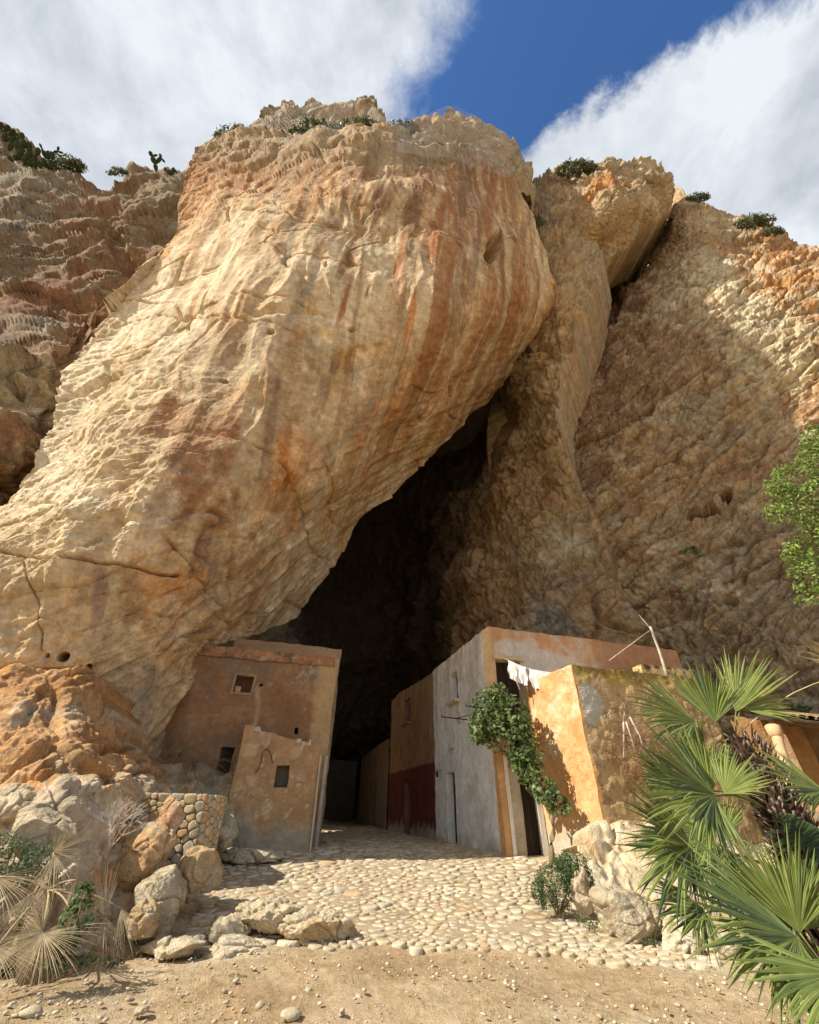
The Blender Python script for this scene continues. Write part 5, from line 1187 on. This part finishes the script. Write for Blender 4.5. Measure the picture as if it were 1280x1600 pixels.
plant('weed', 'low weeds among the loose stones on the left of the dirt', 'plant', [blob(368, 1528, 7.2, 10, (2.4, .8, .5)), blob(335, 1540, 7.0, 8, (1.6, .8, .5))], 240, .028, GYG, 6, stem=False)
plant('green_bush', 'dense low green bush at the foot of the climbing vine', 'bush', [blob(866, 1384, 9.7, 34, (1, .8, .9)), blob(895, 1362, 9.8, 32, (1, .8, .9)), blob(908, 1380, 9.7, 24), blob(848, 1396, 9.6, 20), blob(880, 1348, 9.9, 16)], 9000, .055, [(.07, .12, .04), (.10, .16, .05), (.13, .19, .065), (.05, .085, .03)], 7, narrow=.3, shell=.5)
plant('weed', 'small weed tuft under the large grey brown boulder', 'plant', [blob(925, 1443, 9.1, 12, (1.4, .8, .7)), blob(905, 1432, 9.3, 8)], 380, .03, GG, 8, stem=False)
plant('weed', 'weeds at the foot of the white fluted boulder', 'plant', [blob(1040, 1478, 8.5, 9, (2, .8, .6)), blob(1015, 1470, 8.6, 7, (2, .8, .6))], 260, .03, GYG, 9, stem=False)
# climbing vine over the porch
vine = empty('climbing_vine', PY(862, 1345, 12.55), 'leafy climbing vine trained over the porch beside the orange wall', 'vine')
tube('trunk', [PY(864, 1350, 12.2), PY(861, 1318, 12.2), PY(866, 1292, 12.2), PY(858, 1268, 12.25), PY(862, 1250, 12.3), PY(845, 1225, 12.6), PY(818, 1170, 12.9), PY(790, 1110, 13.2)], [.075, .055, .05, .045, .045, .04, .035, .02], m_bark, vine, 8, True, 26)
tube('trunk', [PY(866, 1292, 12.2), PY(872, 1272, 12.15), PY(868, 1248, 12.2)], [.035, .03, .02], m_bark, vine, 6, True, 10)
VB = [blob(a[0], a[1], a[2]+.55-.5*(a[1]-1083)/180, a[3]*1.12) for a in ((778, 1083, 12.7, 17), (768, 1105, 12.6, 30), (795, 1118, 12.6, 32), (755, 1130, 12.5, 24), (785, 1140, 12.6, 34), (812, 1140, 12.5, 24), (748, 1145, 12.4, 16), (815, 1165, 12.5, 26), (828, 1185, 12.4, 22), (822, 1205, 12.4, 20), (840, 1222, 12.3, 20), (855, 1240, 12.2, 20), (873, 1256, 12.1, 16), (884, 1262, 12.0, 8), (805, 1190, 12.5, 14))]
leaves('foliage', VB, 5200, .125, [(.13, .19, .055), (.17, .23, .07), (.09, .135, .045), (.20, .25, .09)], vine, 11, narrow=.85, shell=.3)
# tree at the right edge
tree = empty('leafy_tree', PY(1500, 1300, 9.5), 'bright green leafy tree reaching in from the right edge', 'tree')
t0 = PY(1500, 1330, 9.5); t1 = PY(1430, 950, 9.3)
tube('trunk', [t0, PY(1480, 1150, 9.5), t1, PY(1390, 800, 9.2), PY(1370, 700, 9.2)], [.25, .2, .16, .10, .05], m_bark, tree, 10, True, 24)
for b in ((1270, 900, 9.0), (1250, 770, 8.9), (1290, 690, 9.0), (1220, 800, 8.8)): tube('branch', [t1, (t1+q3(b))/2+np.array([0, 0, .2]), q3(b)], [.08, .045, .012], m_bark, tree, 6, True, 12)
TB = [blob(*a) for a in ((1275, 690, 9.0, 24), (1290, 720, 9.1, 40), (1240, 752, 8.9, 34), (1215, 765, 8.8, 22), (1265, 790, 9.0, 46), (1212, 802, 8.8, 20), (1285, 850, 9.1, 44), (1245, 868, 8.9, 24), (1262, 905, 8.9, 28), (1285, 935, 9.0, 26), (1255, 940, 8.9, 12), (1340, 700, 9.2, 60), (1360, 820, 9.3, 70), (1350, 930, 9.2, 50), (1272, 670, 9.0, 10))]
leaves('foliage', TB, 15000, .105, [(.26, .36, .07), (.32, .40, .10), (.19, .27, .06), (.11, .17, .045)], tree, 12, narrow=.6, shell=.6)
# dead white shrub
ds = empty('bare_white_shrub', q3((172, 1325, 7.9)), 'leafless bleached white shrub in front of the rocks at left', 'bush')
def twigs(parent, base, up, L, depth, rad, mat, rs, name='twig', spread=.45):
    V = []; F_ = []
    def rec(p, d, L, rad, k):
        e = p+d*L; a = unit(np.cross(d, [.3, .9, .1])); b = np.cross(d, a); i = len(V)
        for q, r0 in ((p, rad), (e, rad*.7)):
            for m in range(3): V.append(q+r0*(a*math.cos(2.09*m)+b*math.sin(2.09*m)))
        for m in range(3): F_.append((i+m, i+(m+1) % 3, i+3+(m+1) % 3, i+3+m))
        if k:
            for _ in range(rs.integers(2, 4)): rec(e, unit(d+rs.normal(0, spread, 3)+np.array([0, 0, .08])), L*rs.uniform(.65, .9), rad*.7, k-1)
    for _ in range(5): rec(np.array(base, float), unit(np.array(up)+rs.normal(0, .35, 3)), L, rad, depth)
    return mesh(name, np.array(V)-np.array(parent.location), F_, mat, parent, False)
twigs(ds, ds.location, (.1, -.1, 1), .17, 5, .009, rock_mat('bleached_twig', base=(.60, .54, .47), var=.15), np.random.default_rng(5), 'twigs')
# dried vine twigs on the front of the orange house
dv = empty('dried_creeper', PY(1030, 1225, 10.9), 'dry brown twiggy creeper hanging on the front of the orange house', 'plant')
m_tw = rock_mat('dry_twig', base=(.27, .15, .085), var=.3)
for k, (x, y) in enumerate(((1010, 1190), (1035, 1170), (1060, 1160), (1020, 1225), (1050, 1210), (1000, 1160), (1080, 1180), (990, 1215), (1000, 1240), (1030, 1245), (970, 1190), (1060, 1240), (985, 1150), (1090, 1220))):
    twigs(dv, PY(x, y, 12.05), (random.uniform(-.6, .6), -.3, random.uniform(-.4, .8)), .22, 4, .009, m_tw, np.random.default_rng(30+k), 'twigs', .6)
for pts in ([(976, 1114), (974, 1130), (975, 1150), (975, 1184)], [(978, 1128), (986, 1150), (994, 1178)], [(984, 1120), (1000, 1150), (1008, 1180)]):
    tube('hanging_stem', [PY(x, y, 11.9)for x, y in pts], [.022]*len(pts), m_old, dv, 6)
# dry tuft in the niche under the block
dt = empty('dry_palm_tuft', q3((290, 1190, 13.2)), 'heap of brown dried fronds on the ledge beside the rust brown house', 'plant')
for i, (h, t) in enumerate((((262, 1185, 13.2), (285, 1150, 12.9)), ((275, 1180, 13.1), (300, 1150, 12.9)), ((285, 1190, 13.0), (330, 1180, 12.8)), ((300, 1190, 13.1), (345, 1190, 12.9)), ((260, 1175, 13.2), (262, 1140, 13.0)), ((300, 1192, 13), (270, 1198, 12.7)), ((330, 1190, 13.2), (360, 1185, 13.0)), ((285, 1170, 13), (255, 1175, 12.8)))):
    fan('dead_frond', dt, q3(h), q3(t), 120, 24, m_straw, [(.24, .17, .09), (.30, .21, .11), (.18, .125, .07)], 300+i, droop=.3, joined=.2, wmul=.9, ragged=.25)

# plants on the cliff
def tuft(px, py, Y, rp, label, cols=GG, n=900, sz=None, k=(1, .7, .7), seed=0, name='cliff_bush'):
    b = blob(px, py, Y, rp, k); BS = [b]+([blob(px-rp*1.1, py+rp*.25, Y, rp*.6, k), blob(px+rp*.9, py+rp*.1, Y, rp*.5, k), blob(px+rp*.2, py-rp*.35, Y, rp*.4, k)] if rp > 7 else [])
    return plant(name, label, 'bush', BS, n, sz or b[1][0]*.20, cols, seed+int(px), stem=False, narrow=.4, shell=.1)
tuft(838, 347, 15.6, 13, 'green bush growing in the cleft right of the leaning block')
tuft(1080, 860, 20.4, 12, 'small green bush on the right cliff below the two holes'); tuft(1042, 728, 20.8, 8, 'tiny bush on the right cliff left of the two holes', n=160)
tuft(1250, 1110, 17.6, 18, 'green bush at the foot of the right cliff above the tiled roof'); tuft(988, 708, 22.2, 6, 'smallest dark bush high on the right cliff', n=120)
tuft(780, 258, 10.8, 10, 'green tuft just under the crest on its right shoulder', n=160)
for px, py, Y, rp, lab in ((905, 262, 15.2, 18, 'bush on top of the cliff nose, left of its highest point'), (1092, 308, 17.4, 10, 'bush on the skyline right of the nose'), (1182, 346, 16.8, 16, 'dark round bush on the right skyline'), (1208, 362, 16.4, 10, 'grey green tuft just right of the round skyline bush'),
    (560, 200, 11.2, 22, 'scrub on the crest between its two peaks'), (630, 202, 11.6, 16, 'scrub on the crest right of the second peak'), (490, 200, 11.0, 18, 'scrub below the first peak of the crest'), (370, 210, 11.8, 18, 'dry scrub at the left end of the rim'), (100, 258, 15.6, 20, 'grey scrub on the left skyline right of the cactus thicket'), (185, 268, 16.2, 9, 'scrub on the left skyline before the lone cactus')):
    Y = Y*(.85 if 340 < px < 700 else 1)
    tuft(px, py, Y, rp, lab, [(.13, .15, .07), (.17, .17, .09), (.09, .11, .05)], 1000, k=(1.9, .8, .38))
m_pad, _nt, _b = new_mat('cactus_skin'); _b.inputs['Base Color'].default_value = (.035, .05, .018, 1); _b.inputs['Roughness'].default_value = .9; _b.inputs['Specular IOR Level'].default_value = .1
def cactus(label, pads, Y, name='prickly_pear'):
    root = None
    for (x, y, x2, y2, w) in pads:
        a = PY(x, y, Y); D0 = np.linalg.norm(a-EYE); b = EYE+unit(ray(x2, y2))*D0
        if root is None: root = empty(name, a, label, 'cactus')
        L = np.linalg.norm(b-a); ax = (b-a)/L; W_ = np.linalg.norm(EYE+unit(ray(x+w/2, y))*D0-a)
        nz = unit(np.cross(ax, unit(unit(a-EYE)*.5*math.sin(x*3)+np.cross(unit(a-EYE), ax)+.3*math.cos(y*2)*ax))); ay = np.cross(nz, ax)
        V, Fc = _ICO[2]; P = V[:, :1]*ax*L*.55+V[:, 1:2]*ay*W_*(1+.25*V[:, :1])+V[:, 2:3]*nz*W_*.22+(a+b)/2
        mesh('pad', P-np.array(root.location), None, m_straw, root, False, np.broadcast_to(np.array((.045, .06, .022)), P.shape), Fc)
cactus('lone prickly pear standing on the left skyline', [(244, 268, 243, 256, 7), (243, 257, 238, 245, 9), (238, 246, 234, 236, 7), (243, 256, 252, 246, 6), (252, 248, 250, 240, 5), (238, 244, 246, 242, 4), (252, 247, 258, 254, 4)], 16.6)
cactus('low prickly pear right beside the lone one on the skyline', [(268, 274, 262, 266, 7), (268, 274, 272, 262, 6), (262, 266, 256, 264, 5), (272, 264, 278, 272, 5)], 16.8)
rc = np.random.default_rng(8); pads = []
for i in range(46):
    x = rc.uniform(-8, 82); y = 204+.55*max(x, 0)+rc.uniform(-2, 42-.2*x); a = rc.normal(-1.57, .6); pads.append((x, y, x+13*math.cos(a), y+13*math.sin(a), 9))
cactus('thicket of prickly pears at the top left of the cliff', pads, 14.9)
cactus('thin prickly pear arm sticking out right of the thicket', [(74, 250, 82, 240, 5), (82, 240, 90, 236, 5), (90, 237, 99, 239, 4), (90, 236, 92, 229, 4), (70, 246, 66, 232, 5), (66, 233, 62, 224, 4)], 15.4)

# rockfall netting over the crest
def netting():
    P = coons([(430,208),(446,166),(470,165),(500,155),(535,163),(570,150),(606,186),(660,182),(706,166),(752,187),(800,215)], [(335,226),(400,222),(480,228),(560,230),(640,240),(720,252),(800,282)], [(430,208),(380,212),(335,226)], [(800,215),(804,250),(800,282)], 44, 150)
    Yd = tps([(430,208,11.6),(500,155,11.4),(570,150,11.4),(706,166,11.9),(800,215,13.6),(335,226,11.2),(480,228,10.2),(640,240,10.6),(800,282,13.2),(560,190,10.9)])(P)*(1-.15)
    V = PY(P[..., 0], P[..., 1], Yd); V = V+.25*np.stack([perlin(V*.5, 1), perlin(V*.5, 2), perlin(V*.5, 3)], -1)
    N = grid_normals(V); VV = []; FF = []
    def rib(a, b, n_):
        t = unit(b-a); s = np.cross(t, n_)*.012; i = len(VV); VV.extend([a-s, a+s, b+s, b-s]); FF.append((i, i+1, i+2, i+3))
    for i in range(43):
        for j in range((i % 2), 148, 2):
            if j > 0: rib(V[i, j], V[i+1, j-1], N[i, j])
            rib(V[i, j], V[i+1, j+1], N[i, j])
    m, nt, b = new_mat('galvanised_wire'); b.inputs['Base Color'].default_value = (.45, .43, .38, 1); b.inputs['Roughness'].default_value = .6
    tag(mesh('rockfall_netting', VV, FF, m, None, False), 'fine wire rockfall netting draped over the crest of the cliff', 'netting')
netting()

# ------------------------------------------------------------------ small things on the houses
sb = empty('iron_bracket', H(0, .25, 4.4), 'rusty iron bracket with a curled end on the corner of the white house', 'bracket')
def il(pts, rad=.018, par=sb, name='bar', mat=m_iron, n=6, res=None): return tube(name, [np.array(p) for p in pts], rad, mat, par, n, True, res)
b0 = np.array(PY(690, 1120, 13.6)); b1 = np.array(PY(752, 1127, 13.7)); il([b0, b1], .02)
b2 = PY(728, 1103, 13.9); il([b2, PY(762, 1107, 13.9)], .016)
il([PY(752, 1110, 13.7), PY(735, 1117, 13.7), PY(714, 1122, 13.65)], .013); il([PY(714, 1122, 13.65), PY(716, 1130, 13.65), PY(719, 1130, 13.65), PY(718, 1126, 13.65)], .010, res=14)
il([b0, b0+np.array([0, 0, .07])], .013); il([b2, b2+np.array([0, 0, .08])], .012)
lp = empty('wall_lamp', H(-.05, 4.4, 2.75), 'small dark iron lamp on the white wall above the narrow door', 'lamp')
il([H(.02, 4.4, 2.86), H(-.16, 4.4, 2.90), H(-.17, 4.4, 2.84)], .012, lp, 'arm'); il([H(-.17, 4.4, 2.84), H(-.17, 4.4, 2.66)], [.06, .045], lp, 'lantern', n=8)
hk = empty('wall_hook', H(0, 3.2, 3.4), 'thin rusty hook on the white wall above the door', 'hook'); il([H(.02, 3.45, 3.32), H(-.1, 3.2, 3.42), H(-.09, 2.95, 3.46), H(-.09, 2.93, 3.38)], .012, hk, 'rod')
wi = empty('bent_iron_rod', PY(412, 1185, 13.7), 'bent iron rod curving over the wall of the small shed', 'rod')
S0 = H(0, 1.34, 0)
def onv(px, py, v):
    d = ray(px, py); return EYE+d*(((H(0, v, 0)-EYE)@GV)/(d@GV))
il([onv(399, 1209, 1.33), onv(407, 1195, 1.31), onv(410, 1178, 1.29), onv(415, 1171, 1.28), onv(421, 1174, 1.29), onv(426, 1192, 1.33)], .014, wi, 'rod', res=22)
# laundry
m_cloth = rock_mat('white_cotton', base=(.80, .79, .76), var=.05, scales=(2, 30), bump=.1, bdist=.01)
lnA, lnB = onv(786, 1028, -.25), onv(868, 1052, -1.1)
cl = tag(tube('clothes_line', [lnA, (lnA+lnB)/2-np.array([0, 0, .10]), lnB], [.009]*3, m_white, None, 5, True, 14), 'thin line carrying the white washing on the terrace', 'clothes line')
def sheet_cloth(t0, t1, drop, seed, label):
    nu, nv = 34, 18; V = []
    for j in range(nv):
        for i in range(nu):
            a = t0+(t1-t0)*i/(nu-1); p = lnA*(1-a)+lnB*a-np.array([0, 0, .40])*a*(1-a); z = j/(nv-1)
            sag = .10*z*math.sin(i/(nu-1)*math.pi)*1.2; f = math.sin(i*.75+seed)*.045*z+.03*math.sin(i*1.7+seed)*z
            V.append(p+np.array([0, 0, -drop*z*(1+.02*math.sin(i*.5))-sag*.2])+GV*(f*.5-.02)+GU*.03*math.sin(j*.5+i*.3))
    return tag(mesh('laundry_sheet', V, None, m_cloth, None, True, None, grid_quads(nv, nu)), label, 'laundry')
sheet_cloth(.08, .44, .55, 1, 'white sheet hanging on the terrace line, nearest the dark doorway')
sheet_cloth(.48, .97, .55, 4, 'wider white sheet hanging on the terrace line behind the orange wall')
tag(tube('white_pole', [onv(797, 1034, -.5), onv(812, 1078, -.5)], [.022]*2, m_white, None, 6), 'slim white pole leaning beside the washing', 'pole')
pl = empty('terrace_pole', PY(1042, 1056, 13.2), 'weathered white pole with a stay wire on the roof of the orange house', 'pole')
tube('post', [PY(1043, 1058, 13.2), PY(1030, 1016, 13.1), PY(1016, 979, 13.0)], [.05, .042, .035], m_old, pl, 7, True, 8)
tube('stay_wire', [PY(1017, 984, 13.0), PY(952, 1032, 12.4)], [.012, .012], m_old, pl, 4)
tube('prop_stick', [PY(1018, 984, 13.0), PY(998, 960, 14.5)], [.03, .025], m_bark, pl, 5)
tag(twigs(empty('dry_stalks', H(3.9, -.3, 5.1), 'few dry stalks sticking up behind the orange parapet', 'plant'), H(3.7, -.4, 5.0), (0, 0, 1), .30, 2, .010, m_tw, np.random.default_rng(3), 'stalks', .3))
# tiled shed roof and pipe on the right
rs = empty('tiled_shed', PY(1240, 1150, 11.5), 'dark open shed with a tiled roof at the right edge', 'shed')
m_tile = rock_mat('roof_tile', base=(.36, .25, .16), var=.35, scales=(3, 14), bump=.5, patches=[((.20, .18, .12), 3, .5, .62, 3)])
RA, RB = PY(1208, 1117, 12.0), PY(1420, 1140, 9.6); bk = unit(np.array([.45, .8, 0]))
for i in range(13):
    a = RA+(RB-RA)*(i+.5)/13; V = []; n = 6; nl = 4
    for j in range(nl+1):
        c = a+bk*1.6*j/nl+np.array([0, 0, .32*j/nl])
        for k in range(n+1): an = math.pi*k/n; V.append(c+unit(RB-RA)*.125*math.cos(an)+np.array([0, 0, .08*math.sin(an)]))
    mesh('roof_tile', np.array(V)-np.array(rs.location), [(j*(n+1)+k, j*(n+1)+k+1, (j+1)*(n+1)+k+1, (j+1)*(n+1)+k) for j in range(nl) for k in range(n)], m_tile, rs, True)
def bar(name, a, b, w, h, mat, par):
    a, b = np.array(a, float), np.array(b, float); d = unit(b-a); s = unit(np.cross(d, [0, 0, 1.]))*w/2; u = np.cross(s, d); u = unit(u)*h/2
    V = [p+x*s+y*u for p in (a, b) for x, y in ((-1, -1), (1, -1), (1, 1), (-1, 1))]
    return mesh(name, np.array(V)-np.array(par.location), [(0, 3, 2, 1), (4, 5, 6, 7), (0, 1, 5, 4), (1, 2, 6, 5), (2, 3, 7, 6), (3, 0, 4, 7)], mat, par, False)
z_ = np.array([0, 0, 1.])
bar('roof_beam', RA-z_*.12, RB-z_*.12, .12, .16, rock_mat('roof_beam', base=(.22, .13, .06), var=.3), rs)
bar('roof_deck', RA+bk*.8+z_*.08, RB+bk*.8+z_*.08, 1.7, .05, m_doorw, rs)
bar('back_wall', RA+bk*1.7-z_*1.1, RB+bk*1.7-z_*1.1, .2, 3.0, rock_mat('shed_wall', base=(.30, .20, .12), var=.3), rs)
bar('side_wall', RA+bk*.15-z_*1.2, RA+bk*1.7-z_*1.2, .2, 2.2, rock_mat('shed_side', base=(.36, .235, .14), var=.3, bump=.7), rs)
m_clay = rock_mat('clay_pipe', base=(.58, .38, .22), var=.12, scales=(3, 20), bump=.2)
pp = empty('clay_pipe', PY(1226, 1200, 11.4), 'pale clay drain pipe at the corner of the tiled shed', 'pipe')
tube('pipe', [PY(1211, 1140, 11.6), PY(1218, 1165, 11.5), PY(1232, 1205, 11.4), PY(1240, 1240, 11.3)], [.13, .11, .11, .11], m_clay, pp, 12)
tube('collar', [PY(1207, 1136, 11.62), PY(1214, 1152, 11.55)], [.17, .15], m_clay, pp, 12)
# low orange yard wall behind the palm
yw = house('yard_wall', 'orange rendered yard wall seen through the palm fans', 'wall')
wall('wall_face', yw, (6.2, -2.9), (9.6, -4.2), .6, lambda s: 3.9-.15*s, plaster((.50, .29, .13), stain=(.42, .24, .12), seed=111), relief=.02)

# dry grass on the dirt
def dry_grass():
    r = np.random.default_rng(91); n = 5200; C0 = np.stack([r.uniform(-5, 5.5, 260), 4.9+r.random(260)**1.1*4.6], -1); k = r.integers(0, 260, n)
    c = C0[k]+r.normal(0, .10, (n, 2)); ok = ~((c[:, 1] > 8.5) & (c[:, 0] > path_lim(c[:, 1], PATH_L)) & (c[:, 0] < path_lim(c[:, 1], PATH_R)) & (r.random(n) < .9)); c = c[ok]; n = len(c)
    z = ground_z(c[:, 0], c[:, 1])+.02; a = r.uniform(0, 6.28, n); L = r.uniform(.02, .06, n); d = np.stack([np.cos(a), np.sin(a)], -1)
    b = np.c_[c, z]; s = np.c_[-d[:, 1], d[:, 0], a*0]*.0022; m = b+np.c_[d*L[:, None]*.4, L*.6]; t = b+np.c_[d*L[:, None]*.9, L*.8]
    V = np.stack([b-s, b+s, m+s, m-s, t], 1).reshape(-1, 3); i = np.arange(n)[:, None]*5; F_ = np.concatenate([i+np.array([[0, 1, 2]]), i+np.array([[0, 2, 3]]), i+np.array([[3, 2, 4]])])
    cc = np.array([(.42, .34, .18), (.34, .28, .13), (.20, .21, .09)])[r.integers(0, 3, n)]
    o = mesh('dry_grass', V, None, m_straw, None, False, np.repeat(cc, 5, 0), F_); o['kind'] = 'stuff'
dry_grass()

# phrases shared by things of one kind
GROUPS = {'boulder': 'boulders beside the cobbled path', 'loose_stone': 'loose stones on the dirt', 'weed': 'weeds among rocks and cobbles', 'cliff_bush': 'bushes growing on the cliffs',
          'prickly_pear': 'prickly pears on the left skyline', 'fan_palm': 'green fan palms at the right', 'laundry_sheet': 'washing on the terrace line'}
for o in list(bpy.data.objects):
    g = GROUPS.get(o.name.split('.')[0])
    if g and o.parent is None and 'category' in o: o['group'] = g
